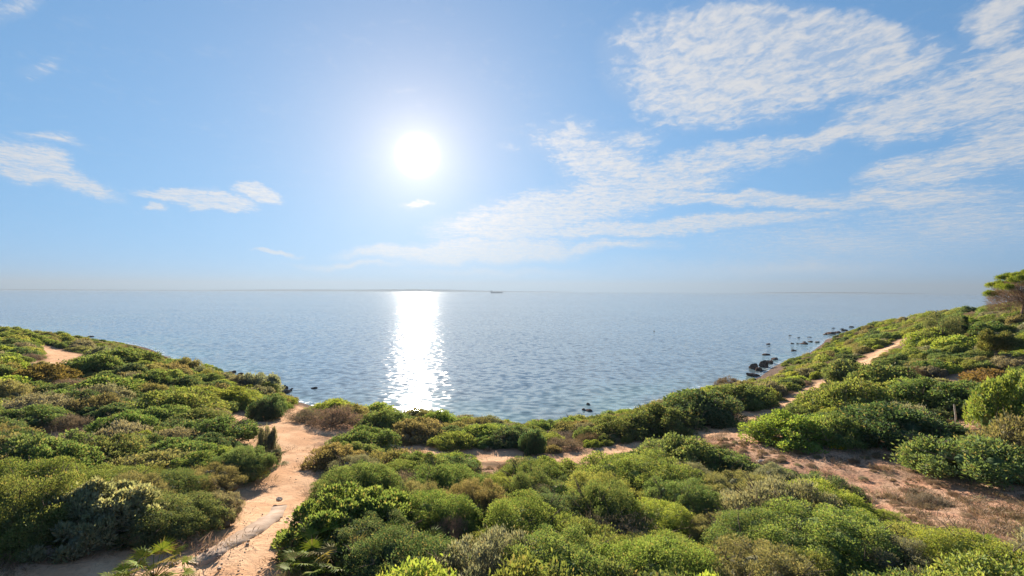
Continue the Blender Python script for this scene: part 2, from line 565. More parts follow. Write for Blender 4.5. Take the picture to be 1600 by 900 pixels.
def mat_water():
    m, g = new_mat('sea_water')
    out = g.n('ShaderNodeOutputMaterial')
    pos = g.n('ShaderNodeNewGeometry').outputs['Position']
    dep = g.n('ShaderNodeAttribute', attribute_name='depth').outputs['Fac']
    b = g.n('ShaderNodeBsdfPrincipled')
    # slopes of the waves, three sizes
    def slope(scale, amp, stretch, det=2.0):
        p = g.vm('MULTIPLY', pos, stretch)
        c = g.noise(p, scale, det, 0.5, out=1)
        return g.vm('SCALE', g.vm('SUBTRACT', c, (0.5, 0.5, 0.5)), scale=amp)
    s = g.vm('ADD', slope(0.22, 0.06, (1, 1.5, 1), 1.0), slope(0.85, 0.50, (1, 1.3, 1), 0.0))
    s = g.vm('ADD', s, slope(2.4, 0.15, (1, 1.3, 1), 0.0))
    s = g.vm('ADD', s, slope(0.05, 0.05, (1, 2.0, 1)))
    calm = g.ramp(g.noise(g.vm('MULTIPLY', pos, (0.35, 1.0, 1.0)), 0.011, 4.0, 0.6), 0.35, 0.65, 0.72, 1.12)
    s = g.vm('MULTIPLY', g.vm('SCALE', s, scale=calm), (0.66, 0.76, 0))
    nrm = g.vm('NORMALIZE', g.vm('ADD', s, (0, 0, 1)))
    shal = g.ramp(dep, -3.8, -0.4, 0.0, 1.0)
    pat = g.ramp(g.noise(g.vm('MULTIPLY', pos, (1, 1, 0)), 0.05, 4.0, 0.55), 0.42, 0.58)
    deep = g.mix(g.ramp(g.noise(g.vm('MULTIPLY', pos, (0.3, 1, 0)), 0.004, 3.0), 0.35, 0.65), (0.115, 0.170, 0.215), (0.13, 0.185, 0.225))
    near = g.mix(pat, (0.15, 0.235, 0.245), (0.13, 0.18, 0.20))
    col = g.mix(shal, deep, near)
    foam_n = g.noise(pos, 1.6, 5.0, 0.7)
    foam = g.m('MULTIPLY', g.ramp(dep, -0.55, -0.1), g.ramp(foam_n, 0.50, 0.62))
    col = g.mix(foam, col, (0.75, 0.78, 0.78))
    g.put(b.inputs['Base Color'], col)
    g.put(b.inputs['Roughness'], g.m('ADD', 0.065, g.m('MULTIPLY', foam, 0.5)))
    b.inputs['IOR'].default_value = 1.333
    b.inputs['Specular IOR Level'].default_value = 0.5
    g.put(b.inputs['Normal'], nrm)
    g.t.links.new(b.outputs[0], out.inputs[0])
    return m


M = {
    'soil': mat_soil(),
    'leaf': mat_leaf('leaf'),
    'leaf_soft': mat_leaf('soft_leaf', rough=0.7, gloss=0.006, trans=0.48),
    'palm': mat_leaf('palm_leaf', rough=0.5, gloss=0.006, trans=0.45),
    'dry': mat_leaf('dry_twig', rough=0.8, gloss=0.02, trans=0.25, tint2=(1.1, 1.0, 0.8)),
    'scrub': mat_leaf('scrub_leaf', instancer=True),
    'tuft': mat_leaf('dry_grass', instancer=True, rough=0.8, gloss=0.02, trans=0.3, tint2=(1.1, 1.0, 0.8)),
    'bark': mat_plain('bark', (0.10, 0.075, 0.055), (0.20, 0.155, 0.115), 14.0, 0.95, 0.02),
    'pine_bark': mat_plain('pine_bark', (0.22, 0.13, 0.085), (0.40, 0.27, 0.19), 9.0, 0.95, 0.03),
    'rock': mat_plain('dark_rock', (0.05, 0.038, 0.034), (0.17, 0.115, 0.092), 3.0, 0.75, 0.08),
    'pale_rock': mat_plain('pale_rock', (0.32, 0.25, 0.20), (0.48, 0.40, 0.33), 4.0, 0.9, 0.04),
    'slab': mat_plain('concrete', (0.36, 0.265, 0.20), (0.43, 0.335, 0.265), 3.0, 0.9, 0.01),
    'wood': mat_plain('weathered_wood', (0.42, 0.36, 0.30), (0.58, 0.51, 0.44), 9.0, 0.85, 0.004),
    'hull': mat_plain('ship_hull', (0.10, 0.13, 0.16), (0.12, 0.15, 0.18), 0.05, 0.6),
    'shipwhite': mat_plain('ship_paint', (0.35, 0.36, 0.38), (0.4, 0.41, 0.43), 0.05, 0.6),
    'hill': mat_plain('far_hill', (0.03, 0.045, 0.06), (0.045, 0.06, 0.075), 0.002, 0.95),
    'water': mat_water(),
}


# ------------------------------------------------------------------ ground, tracks, sea
def build_terrain():
    ox, oy = 0.0, -26.0
    NA, NR = 620, 470
    th = np.linspace(R(-78), R(78), NA)
    rr = np.geomspace(9.0, 430.0, NR)
    T, RR = np.meshgrid(th, rr)
    X = ox + RR * np.sin(T)
    Y = oy + RR * np.cos(T)
    Z = height(X, Y)
    wob = (fbm(X / 1.1, Y / 1.1, 11, 3) - 0.5) * 1.1
    pd = path_d(X, Y) + wob
    bd = bare_d(X, Y) + wob * 1.6
    dd = dry_d(X, Y) + wob
    # ruts, crumbs and hummocks
    Z = Z + (fbm(X / 0.7, Y / 0.7, 21, 3) - 0.5) * np.where(pd < 0, 0.05, 0.20) * np.clip(Z, 0, 1)
    Z = Z - 0.10 * np.clip(-pd / 0.5, 0, 1)
    for k in (0, 2):
        cl = dist_poly(X, Y, PATHS[k][0], [0.0] * len(PATHS[k][0])) + (fbm(X / 2.5, Y / 2.5, 31, 2) - .5) * .5
        Z = Z - 0.05 * np.exp(-((cl - 0.62) / 0.17) ** 2) * (0.4 + 0.9 * fbm(X / 1.7, Y / 1.7, 41, 2)) * (pd < 0.3)
    wash = fbm(X * .9 + Y * .35, Y * .22, 91, 4)
    Z = Z - 0.10 * np.clip((wash - .56) * 7, 0, 1) * np.clip(0.3 - np.minimum(bd, pd), 0, 1)
    path = np.clip(0.5 - pd / 0.5, 0, 1)
    bare = np.clip(0.5 - np.minimum(bd, dd + 0.3) / 1.0, 0, 1)
    bare = np.maximum(bare, np.clip(0.75 - pd / 1.6, 0, 0.8))
    shore = np.clip((1.5 - Z) / 0.8, 0, 1)
    V = np.stack([X, Y, Z], -1).reshape(-1, 3)
    i = np.arange(NR - 1)[:, None] * NA + np.arange(NA - 1)[None]
    Fq = np.stack([i, i + 1, i + NA + 1, i + NA], -1)
    pc = (pd[:-1, :-1] + pd[1:, :-1] + pd[:-1, 1:] + pd[1:, 1:]) / 4
    onp = (pc < 0).ravel()
    Fq = Fq.reshape(-1, 4)[:, ::-1]
    attrs = {'path': path.ravel(), 'bare': bare.ravel(), 'shore': shore.ravel()}

    def sub(name, faces):
        u, inv = np.unique(faces, return_inverse=True)
        return np_mesh(name, V[u], inv.reshape(faces.shape), {k: a[u] for k, a in attrs.items()}, smooth=True)
    g = link('ground', sub('ground', Fq[~onp]), mat=M['soil'])
    tag(g, 'reddish brown earth under the scrub of the headland', 'ground', kind='structure')
    p = link('dirt_path', sub('dirt_path', Fq[onp]), mat=M['soil'])
    tag(p, 'pale sandy dirt track winding between the bushes', 'path', kind='structure')


build_terrain()


def build_sea():
    th = np.linspace(R(-89), R(89), 420)
    rr = np.concatenate([np.geomspace(45, 420, 260), np.geomspace(460, 13500, 40)])
    T, RR = np.meshgrid(th, rr)
    X = RR * np.sin(T)
    Y = RR * np.cos(T) - 20.0
    D = np.where(RR < 430, height(X, np.maximum(Y, -20)), -6.0)
    n = len(th)
    V = np.stack([X, Y, np.zeros_like(X)], -1).reshape(-1, 3)
    i = np.arange(len(rr) - 1)[:, None] * n + np.arange(n - 1)[None]
    Fq = np.stack([i, i + n, i + n + 1, i + 1], -1).reshape(-1, 4)
    keep = (D.ravel()[Fq].min(1) < 0.6)
    o = link('sea', np_mesh('sea', V, Fq[keep][:, ::-1][:, ::-1], {'depth': D.ravel()}, smooth=True), mat=M['water'])
    tag(o, 'calm blue sea glittering under the low sun', 'sea', kind='structure')


build_sea()


# ------------------------------------------------------------------ foliage meshes (unit size: radius 1, height 1)
def unit(v):
    return v / (np.linalg.norm(v, axis=-1, keepdims=True) + 1e-9)


def leaf_quads(P, N, size, aspect, r, droop=0.0):
    """one kite-shaped leaf per point; N is the way the leaf's tip points"""
    n = len(P)
    L = size * r.uniform(0.65, 1.35, n)[:, None]
    rnd = unit(r.normal(size=(n, 3)))
    side = unit(np.cross(N, rnd))
    nor = np.cross(side, N)
    W = L * aspect
    a = P
    mid = P + N * L * 0.5 + nor * L * 0.10
    tip = P + N * L
    if droop:
        tip = tip - np.array([0, 0, 1.0]) * L * droop
    V = np.stack([a, mid + side * W * 0.5, tip, mid - side * W * 0.5], 1).reshape(-1, 3)
    Fq = np.arange(n * 4).reshape(-1, 4)
    return V, Fq


def hemisphere(n, r, zmin=0.0):
    out = []
    while len(out) < n:
        v = unit(r.normal(size=(n * 3, 3)))
        out += [q for q in v if q[2] > zmin]
    return np.array(out[:n])


def foliage_mesh(name, seed, n_leaf, leaf, aspect, lobes=15, lobe_r=(0.30, 0.46), subs=12, sub_r=(0.11, 0.19), flat=0.0, up=0.55, out=0.8, jit=0.7, hull=True, mat=None, wind=0.18, stray=0.03):
    r = np.random.default_rng(seed)
    # the bush: big lobes over a dome, smaller knobs over each lobe, leaves over each knob
    D = hemisphere(lobes * 4, r, 0.02)
    sel = [D[0]]
    for k in range(lobes - 1):
        dist = np.min(np.stack([np.linalg.norm(D - q, axis=1) for q in sel]), 0) * r.uniform(0.75, 1.25, len(D))
        sel.append(D[int(np.argmax(dist))])
    D = np.array(sel)
    LR = r.uniform(lobe_r[0] * .8, lobe_r[1], lobes)
    LC = D * (1.0 - LR)[:, None] * r.uniform(0.74, 1.10, lobes)[:, None]
    LC[:, 2] = LC[:, 2] * 0.62 * (1 - flat) + 0.04
    LC[:, 0] += wind * LC[:, 2]
    LC = np.vstack([LC, [[0.05, 0, 0.16]]])
    LR = np.append(LR, 0.44)
    SC_, SR = [], []
    for c, q in zip(LC, LR):
        d = hemisphere(subs, r, -0.35)
        s = r.uniform(*sub_r, subs)
        p = c + d * (q - s * 0.35)[:, None]
        for pp, ss in zip(p, s):
            if pp[2] < 0.03:
                continue
            dd = np.linalg.norm(LC - pp, axis=1) - LR
            if np.sum(dd < -0.10) > 0:
                continue
            SC_.append(pp)
            SR.append(ss)
    SC_ = np.array(SC_)
    SR = np.array(SR)
    w = SR ** 2
    idx = r.choice(len(SC_), n_leaf, p=w / w.sum())
    dirs = unit(r.normal(size=(n_leaf, 3)) + np.array([0, 0, 0.35]))
    rad = SR[idx] * (0.55 + 0.5 * r.random(n_leaf) ** 0.6)
    st = r.random(n_leaf) < stray
    rad = np.where(st, rad * r.uniform(1.2, 1.9, n_leaf), rad)
    P = SC_[idx] + dirs * rad[:, None]
    N = unit(dirs * out + np.array([0, 0, up]) + r.normal(size=(n_leaf, 3)) * jit)
    ok = P[:, 2] > 0.0
    P, N, idx = P[ok], N[ok], idx[ok]
    V, Fq = leaf_quads(P, N, leaf, aspect, r)
    knob = r.random(len(SC_))
    var = np.clip(knob[idx] * 0.55 + r.random(len(P)) * 0.45, 0, 1)
    if hull:
        Vh, Fh, vh = [], [], []
        base = len(V)
        for c, q in zip(LC, LR * 0.5):
            m = 7
            th, ph = np.meshgrid(np.linspace(0, 2 * math.pi, m + 1)[:-1], np.linspace(0.12, math.pi - 0.12, 5))
            p = np.stack([np.sin(ph) * np.cos(th), np.sin(ph) * np.sin(th), np.cos(ph)], -1)
            p = (p * r.uniform(0.85, 1.1, p.shape[:2])[..., None]) * q + c
            p[..., 2] = np.maximum(p[..., 2], 0.0)
            i = np.arange(4)[:, None] * m + np.arange(m)[None]
            i2 = np.arange(4)[:, None] * m + (np.arange(m)[None] + 1) % m
            f = np.stack([i, i + m, i2 + m, i2], -1).reshape(-1, 4) + base
            base += p.shape[0] * m
            Vh.append(p.reshape(-1, 3))
            Fh.append(f)
            vh.append(r.random(len(f)))
        V = np.vstack([V] + Vh)
        Fq = np.vstack([Fq] + Fh)
        var = np.concatenate([var] + vh)
    V[:, 2] /= 0.84
    me = np_mesh(name, V, Fq, face_attr={'var': var})
    me.materials.append(mat)
    return me


def tube(path, radii, sides=5):
    path = np.asarray(path, dtype=float)
    n = len(path)
    V = []
    for i in range(n):
        t = unit(path[min(i + 1, n - 1)] - path[max(i - 1, 0)])
        a = unit(np.cross(t, [0.31, 0.77, 0.55]))
        b = np.cross(t, a)
        for k in range(sides):
            an = 2 * math.pi * k / sides
            V.append(path[i] + radii[i] * (math.cos(an) * a + math.sin(an) * b))
    Fq = []
    for i in range(n - 1):
        for k in range(sides):
            k2 = (k + 1) % sides
            Fq.append((i * sides + k, i * sides + k2, (i + 1) * sides + k2, (i + 1) * sides + k))
    return np.array(V), np.array(Fq)


def join(parts):
    V, Fq, o = [], [], 0
    for v, f in parts:
        V.append(v)
        Fq.append(f + o)
        o += len(v)
    return np.vstack(V), np.vstack(Fq)


def stems_mesh(name, seed, n=12, reach=0.8, thick=0.03, mat=None, twigs=0):
    r = np.random.default_rng(seed)
    parts = []
    for k in range(n):
        d = hemisphere(1, r, 0.25)[0]
        e = d * reach * r.uniform(0.8, 1.1)
        m = e * 0.5 + np.array([0, 0, 0.10]) + r.normal(size=3) * 0.05
        parts.append(tube([r.normal(size=3) * 0.05 * np.array([1, 1, 0]), m * 0.55, m, e], [thick, thick * .8, thick * .55, thick * .2]))
        for q in range(twigs):
            s = m + (e - m) * r.uniform(-0.3, 0.8)
            t = s + unit(d + r.normal(size=3) * 0.7) * r.uniform(0.15, 0.38)
            parts.append(tube([s, (s + t) / 2 + r.normal(size=3) * 0.02, t], [thick * .35, thick * .25, thick * .08], 3))
    V, Fq = join(parts)
    V[:, 2] = np.maximum(V[:, 2], -0.05)
    me = np_mesh(name, V, Fq, face_attr={'var': r.random(len(Fq))})
    me.materials.append(mat)
    return me


MESH = {}


def variants(kind, lod, count, **kw):
    MESH[kind, lod] = [foliage_mesh(f'{kind}_foliage', 100 + 31 * i + sum(map(ord, kind + lod)), **kw) for i in range(count)]


LF, LS = M['leaf'], M['leaf_soft']
variants('mastic_shrub', 'near', 3, n_leaf=30000, leaf=0.036, aspect=0.48, lobes=18, subs=13, mat=LF)
variants('mastic_shrub', 'big', 3, n_leaf=60000, leaf=0.024, aspect=0.48, lobes=26, lobe_r=(.22, .40), subs=17, sub_r=(.07, .15), mat=LF)
variants('heath_shrub', 'big', 2, n_leaf=50000, leaf=0.028, aspect=0.3, lobes=26, lobe_r=(.18, .32), subs=12, sub_r=(.06, .13), up=.9, jit=.8, mat=LS, stray=.10)
variants('mastic_shrub', 'mid', 3, n_leaf=15000, leaf=0.050, aspect=0.5, lobes=16, subs=11, mat=LF)
variants('mastic_shrub', 'far', 3, n_leaf=6000, leaf=0.075, aspect=0.55, lobes=13, subs=8, sub_r=(.14, .22), mat=LF)
variants('juniper_shrub', 'near', 2, n_leaf=30000, leaf=0.05, aspect=0.22, lobes=14, lobe_r=(.26, .40), subs=12, up=1.1, out=.6, jit=.5, mat=LS, stray=.06)
variants('juniper_shrub', 'mid', 2, n_leaf=14000, leaf=0.07, aspect=0.28, lobes=13, lobe_r=(.26, .40), subs=11, up=1.1, out=.6, jit=.5, mat=LS, stray=.06)
variants('juniper_shrub', 'far', 2, n_leaf=6000, leaf=0.09, aspect=0.4, lobes=12, subs=8, sub_r=(.14, .22), up=1.0, mat=LS)
variants('heath_shrub', 'near', 2, n_leaf=26000, leaf=0.045, aspect=0.3, lobes=20, lobe_r=(.20, .34), subs=10, sub_r=(.08, .15), up=.9, jit=.8, mat=LS, stray=.10)
variants('heath_shrub', 'mid', 2, n_leaf=13000, leaf=0.06, aspect=0.35, lobes=18, lobe_r=(.20, .34), subs=9, sub_r=(.09, .16), up=.9, jit=.8, mat=LS, stray=.10)
variants('heath_shrub', 'far', 2, n_leaf=6000, leaf=0.08, aspect=0.45, lobes=14, lobe_r=(.22, .36), subs=8, sub_r=(.12, .2), up=.9, mat=LS)
variants('broadleaf_shrub', 'near', 2, n_leaf=26000, leaf=0.058, aspect=0.42, lobes=20, subs=18, sub_r=(.07, .12), up=.7, out=.9, jit=.45, mat=LF, stray=.02)
variants('broadleaf_shrub', 'mid', 1, n_leaf=6000, leaf=0.11, aspect=0.42, lobes=14, subs=14, sub_r=(.08, .13), up=.7, out=.9, jit=.45, mat=LF)
variants('broadleaf_shrub', 'far', 1, n_leaf=2400, leaf=0.15, aspect=0.45, lobes=12, subs=9, mat=LF)
variants('dry_shrub', 'near', 2, n_leaf=9000, leaf=0.075, aspect=0.10, lobes=14, lobe_r=(.22, .36), subs=10, up=.8, out=1.0, jit=.6, hull=False, mat=M['dry'], stray=.25)
variants('dry_shrub', 'mid', 2, n_leaf=5000, leaf=0.11, aspect=0.14, lobes=14, lobe_r=(.22, .36), subs=9, up=.8, out=1.0, jit=.6, hull=False, mat=M['dry'], stray=.25)
variants('dry_shrub', 'far', 1, n_leaf=4500, leaf=0.12, aspect=0.15, lobes=12, subs=8, up=.8, hull=False, mat=M['dry'], stray=.2)
STEMS = {'green': [stems_mesh('branches', 900 + i, 20, 1.04, 0.020, M['bark'], 4) for i in range(2)],
         'dry': [stems_mesh('branches', 950 + i, 18, 0.95, 0.018, M['bark'], 5) for i in range(2)]}

TONE = {
    'bright green': (0.098, 0.148, 0.024), 'fresh green': (0.076, 0.120, 0.026), 'mid green': (0.056, 0.094, 0.026), 'dark green': (0.036, 0.066, 0.024),
    'olive green': (0.088, 0.098, 0.036), 'grey green': (0.085, 0.102, 0.056), 'yellow green': (0.100, 0.134, 0.030), 'pale green': (0.112, 0.148, 0.070),
    'brownish': (0.130, 0.095, 0.055), 'greyish brown': (0.150, 0.118, 0.090), 'yellow': (0.34, 0.30, 0.02), 'rusty': (0.105, 0.085, 0.040)}
PLANTS = []   # dicts: x, y, r, h, kind, tone, hand-made label


def plant(px, py, w, h, kind, tone, label=None):
    x, y = at(px, py)
    d = math.hypot(x, y)
    s = math.hypot(d, CAM_Z - 6) / F
    rr = 0.5 * w * s
    dip = math.atan2(CAM_Z - float(height(x, y)), d)
    hw = max((h * s - 1.15 * rr * math.sin(dip)) / math.cos(dip), 0.58 * rr)
    # the base pixel is the bush's near foot: its middle stands a little farther off
    k = 1 + 0.55 * rr / d
    PLANTS.append(dict(x=x * k, y=y * k, r=rr, h=hw, kind=kind, tone=tone, label=label, hand=True))


B = plant
# in front
B(540, 866, 168, 108, 'broadleaf_shrub', 'fresh green', 'big rounded leafy shrub beside the lower dirt track, behind the fan palms')
B(655, 812, 100, 70, 'heath_shrub', 'olive green')
B(735, 828, 110, 90, 'heath_shrub', 'olive green')
B(706, 868, 66, 58, 'dry_shrub', 'greyish brown')
B(790, 905, 150, 80, 'mastic_shrub', 'yellow green')
B(832, 805, 105, 80, 'mastic_shrub', 'mid green')
B(935, 845, 130, 100, 'mastic_shrub', 'mid green')
B(905, 912, 170, 92, 'juniper_shrub', 'fresh green')
B(990, 790, 210, 72, 'mastic_shrub', 'fresh green')
B(1045, 905, 140, 70, 'heath_shrub', 'yellow green')
B(1060, 820, 130, 80, 'mastic_shrub', 'mid green')
B(1062, 742, 136, 72, 'mastic_shrub', 'mid green', 'tall dark dome of scrub just in front of the middle of the track')
B(1135, 745, 100, 48, 'mastic_shrub', 'mid green')
B(1165, 800, 140, 66, 'heath_shrub', 'olive green')
B(1130, 860, 100, 60, 'heath_shrub', 'olive green')
B(1205, 900, 170, 95, 'mastic_shrub', 'mid green')
B(1275, 800, 106, 62, 'juniper_shrub', 'dark green', 'dark upright bush standing alone at the lower edge of the red bare field')
B(1290, 915, 215, 108, 'mastic_shrub', 'fresh green', 'very broad green shrub below the red bare field, bottom of the picture')
B(1425, 930, 115, 70, 'heath_shrub', 'grey green')
B(1545, 940, 160, 50, 'mastic_shrub', 'bright green')
B(985, 752, 100, 34, 'mastic_shrub', 'fresh green')
B(872, 787, 90, 50, 'mastic_shrub', 'dark green')
B(705, 738, 86, 34, 'mastic_shrub', 'fresh green', 'low green cushion bush alone in front of the track, left of the dry patch')
# right middle
B(1532, 758, 145, 66, 'heath_shrub', 'mid green', 'wide mid green bush jutting into the right edge of the red field')
B(1462, 738, 60, 36, 'mastic_shrub', 'fresh green')
B(1598, 735, 90, 70, 'heath_shrub', 'olive green')
B(1585, 682, 80, 70, 'mastic_shrub', 'bright green')
B(1403, 700, 150, 66, 'mastic_shrub', 'dark green', 'dense dark domed bush behind the red bare field, in front of the post')
B(1245, 698, 130, 56, 'mastic_shrub', 'bright green')
B(1305, 698, 80, 50, 'mastic_shrub', 'fresh green')
B(1311, 701, 24, 16, 'heath_shrub', 'yellow', 'tiny bright yellow bush at the edge of the red bare field')
B(1450, 792, 44, 22, 'dry_shrub', 'greyish brown', 'small grey dead bush in the middle of the red bare field')
B(1330, 655, 120, 60, 'mastic_shrub', 'fresh green')
B(1545, 648, 110, 36, 'mastic_shrub', 'mid green')
B(1450, 645, 110, 45, 'mastic_shrub', 'mid green')
B(1385, 610, 80, 36, 'mastic_shrub', 'mid green')
B(1330, 600, 60, 34, 'mastic_shrub', 'mid green')
B(1455, 545, 50, 26, 'mastic_shrub', 'bright green')
B(1500, 552, 60, 22, 'mastic_shrub', 'bright green')
B(1373, 533, 28, 14, 'mastic_shrub', 'dark green', 'small dark bush on the ridge beside the upper bare patch')
# along the cliff edge
B(852, 682, 68, 36, 'mastic_shrub', 'mid green', 'round dark bush standing on the cliff edge above the two small rocks')
B(758, 692, 88, 42, 'mastic_shrub', 'fresh green')
B(832, 709, 44, 44, 'juniper_shrub', 'dark green')
B(942, 694, 34, 20, 'mastic_shrub', 'mid green')
B(975, 688, 110, 46, 'mastic_shrub', 'mid green')
B(1030, 682, 120, 58, 'mastic_shrub', 'mid green')
B(1095, 664, 120, 62, 'mastic_shrub', 'dark green')
B(1160, 640, 90, 44, 'mastic_shrub', 'mid green')
B(1075, 640, 60, 34, 'mastic_shrub', 'fresh green')
B(1135, 606, 38, 20, 'dry_shrub', 'brownish')
B(650, 692, 100, 50, 'mastic_shrub', 'olive green')
B(705, 700, 80, 36, 'heath_shrub', 'yellow green')
B(600, 678, 80, 44, 'mastic_shrub', 'mid green')
B(520, 650, 80, 24, 'mastic_shrub', 'fresh green')
B(585, 658, 90, 26, 'mastic_shrub', 'fresh green')
B(650, 664, 80, 24, 'mastic_shrub', 'olive green')
B(570, 712, 110, 52, 'mastic_shrub', 'mid green')
B(520, 735, 80, 46, 'mastic_shrub', 'olive green')
B(600, 745, 120, 54, 'heath_shrub', 'olive green')
B(540, 770, 90, 46, 'heath_shrub', 'mid green')
B(480, 658, 60, 20, 'dry_shrub', 'greyish brown')
B(520, 668, 90, 24, 'dry_shrub', 'greyish brown')
B(880, 704, 60, 20, 'dry_shrub', 'greyish brown')
B(925, 696, 60, 18, 'dry_shrub', 'brownish')
# left bank
B(408, 616, 58, 38, 'juniper_shrub', 'grey green', 'tall grey green bush above the dark shore rocks on the left')
B(417, 655, 52, 38, 'juniper_shrub', 'dark green', 'dark upright bush casting its shadow on the fork of the track')
B(374, 752, 84, 56, 'mastic_shrub', 'mid green')
B(417, 725, 30, 52, 'juniper_shrub', 'grey green', 'thin grey upright bush at the left edge of the track below the fork')
B(330, 700, 110, 50, 'mastic_shrub', 'mid green')
B(270, 660, 130, 42, 'mastic_shrub', 'fresh green')
B(175, 712, 90, 46, 'juniper_shrub', 'grey green')
B(215, 712, 60, 34, 'mastic_shrub', 'bright green')
B(308, 778, 115, 54, 'heath_shrub', 'olive green')
B(335, 816, 66, 48, 'heath_shrub', 'grey green')
B(238, 850, 140, 72, 'mastic_shrub', 'mid green')
B(145, 855, 130, 84, 'broadleaf_shrub', 'pale green', 'pale green large leaved shrub at the lower left above the shaded bank')
B(40, 862, 130, 92, 'mastic_shrub', 'fresh green')
B(30, 792, 120, 62, 'mastic_shrub', 'fresh green')
B(150, 790, 120, 50, 'mastic_shrub', 'fresh green')
B(235, 790, 110, 50, 'mastic_shrub', 'mid green')
B(300, 640, 90, 34, 'mastic_shrub', 'bright green')
B(355, 638, 80, 34, 'mastic_shrub', 'bright green')
B(140, 585, 60, 26, 'mastic_shrub', 'mid green')
B(190, 575, 80, 24, 'mastic_shrub', 'mid green')
B(165, 622, 80, 30, 'mastic_shrub', 'fresh green')
B(195, 592, 44, 22, 'mastic_shrub', 'dark green')
B(60, 600, 70, 26, 'heath_shrub', 'rusty', 'rust tinged low bush below the pale patch of the upper left slope')
B(45, 668, 70, 28, 'mastic_shrub', 'mid green')
B(100, 672, 50, 22, 'dry_shrub', 'greyish brown')
B(1565, 610, 70, 22, 'heath_shrub', 'rusty', 'rust tinged low bush on the right hillside beside the red patch')


# ---- fill the rest of the slopes
def fill():
    r = np.random.default_rng(42)
    n = 34000
    # even over depth on a log scale so that near and far both fill
    Y = np.exp(r.uniform(math.log(6.5), math.log(225), n))
    X = Y * r.uniform(-1.28, 1.28, n)
    H = height(X, Y)
    rad = 0.45 + 1.25 * r.random(n) ** 1.8
    rad *= np.where(Y > 60, 1.25, 1.0) * np.where(Y > 110, 1.3, 1.0)
    rad = np.minimum(rad, 0.45 + 0.42 * np.maximum(H, 0))
    pdist = path_d(X, Y)
    bdist = bare_d(X, Y)
    ddist = dry_d(X, Y)
    ok = (H > 0.45) & (pdist > rad * 0.95) & (bdist > rad * 0.75)
    ok &= (ddist > 0) | (r.random(n) < 0.25)
    # no bushes in the mouths of the tracks and none that would stand in the lens
    ok &= (Y + np.abs(X) * .2 > 8.5)
    idx = np.nonzero(ok)[0]
    idx = idx[np.argsort(-rad[idx])]
    px = [p['x'] for p in PLANTS]
    py = [p['y'] for p in PLANTS]
    pr = [p['r'] * 1.02 for p in PLANTS]
    ax = np.zeros(9000)
    ay = np.zeros(9000)
    ar = np.zeros(9000)
    m = len(px)
    ax[:m], ay[:m], ar[:m] = px, py, pr
    tn = fbm(X / 9.0, Y / 9.0, 77, 3)
    tn2 = r.random(n)
    vis_t = np.linspace(0.3, 0.97, 24)
    for i in idx:
        d = np.hypot(ax[:m] - X[i], ay[:m] - Y[i])
        lim = np.maximum(0.52 * (ar[:m] + rad[i]), 0.78 * ar[:m])
        if (d < lim).any():
            continue
        hh = rad[i] * r.uniform(0.52, 1.02)
        dd_ = math.hypot(X[i], Y[i])
        reach = hh * dd_ / max(CAM_Z - H[i] - hh, 1.0)
        k = 1 + np.linspace(0.15, 1.0, 5) * (reach + rad[i] * .5) / dd_
        kx, ky = X[i] * k, Y[i] * k
        lat = rad[i] * .6
        nx, ny = Y[i] / dd_ * lat, -X[i] / dd_ * lat
        kx = np.concatenate([kx, kx + nx, kx - nx])
        ky = np.concatenate([ky, ky + ny, ky - ny])
        far_ = reach + rad[i] * 1.2
        if (pdist[i] < far_ and (path_d(kx, ky) < -0.25).any()) or (bdist[i] < far_ and (bare_d(kx, ky) < -0.7).any() and r.random() < .99):
            continue
        if Y[i] > 35:
            top = H[i] + hh + 0.4
            lx, ly = X[i] * vis_t, Y[i] * vis_t
            if (height(lx, ly) > CAM_Z + (top - CAM_Z) * vis_t).any():
                continue
        t = tn[i] * 0.75 + tn2[i] * 0.5 - 0.12
        u = r.random()
        near_dry = ddist[i] < 1.5 or bdist[i] < 0.8 or pdist[i] < 0.6
        if u < (0.24 if near_dry else 0.06):
            kind, tone = 'dry_shrub', ('greyish brown' if r.random() < .6 else 'brownish')
            hh *= 0.7
        elif u < 0.30:
            kind, tone = 'heath_shrub', ('olive green' if t < .50 else 'grey green' if r.random() < .6 else 'yellow green')
        elif u < 0.40:
            kind, tone = 'juniper_shrub', ('dark green' if t < .55 else 'grey green')
        else:
            kind = 'mastic_shrub'
            tone = 'dark green' if t < .30 else 'mid green' if t < .50 else 'fresh green' if t < .66 else 'bright green'
            if r.random() < .12:
                tone = 'olive green'
        ax[m], ay[m], ar[m] = X[i], Y[i], rad[i]
        m += 1
        PLANTS.append(dict(x=X[i], y=Y[i], r=rad[i], h=hh, kind=kind, tone=tone, label=None, hand=False))
        if m >= 8990:
            break


fill()
for p in PLANTS:
    p['z'] = float(height(p['x'], p['y'])) - 0.10
    p['d'] = math.sqrt(p['x'] ** 2 + p['y'] ** 2 + (p['z'] + p['h'] - CAM_Z) ** 2)
    p['u'], p['v'] = project(p['x'], p['y'], p['z'] + p['h'] * 0.5)
    sw = 2 * p['r'] / p['d'] * F
    p['size'] = sw * (p['h'] / p['d'] * F) * (1.0 if -sw * .4 < p['u'] < 1600 + sw * .4 and p['v'] < 900 + p['h'] / p['d'] * F * .4 else 0.0)
KEEP = [p for p in PLANTS if p['hand']]
rest = sorted([p for p in PLANTS if not p['hand']], key=lambda p: -p['size'])
NUM = 300 - len(KEEP)
KEEP += rest[:NUM]
MASS = rest[NUM:]


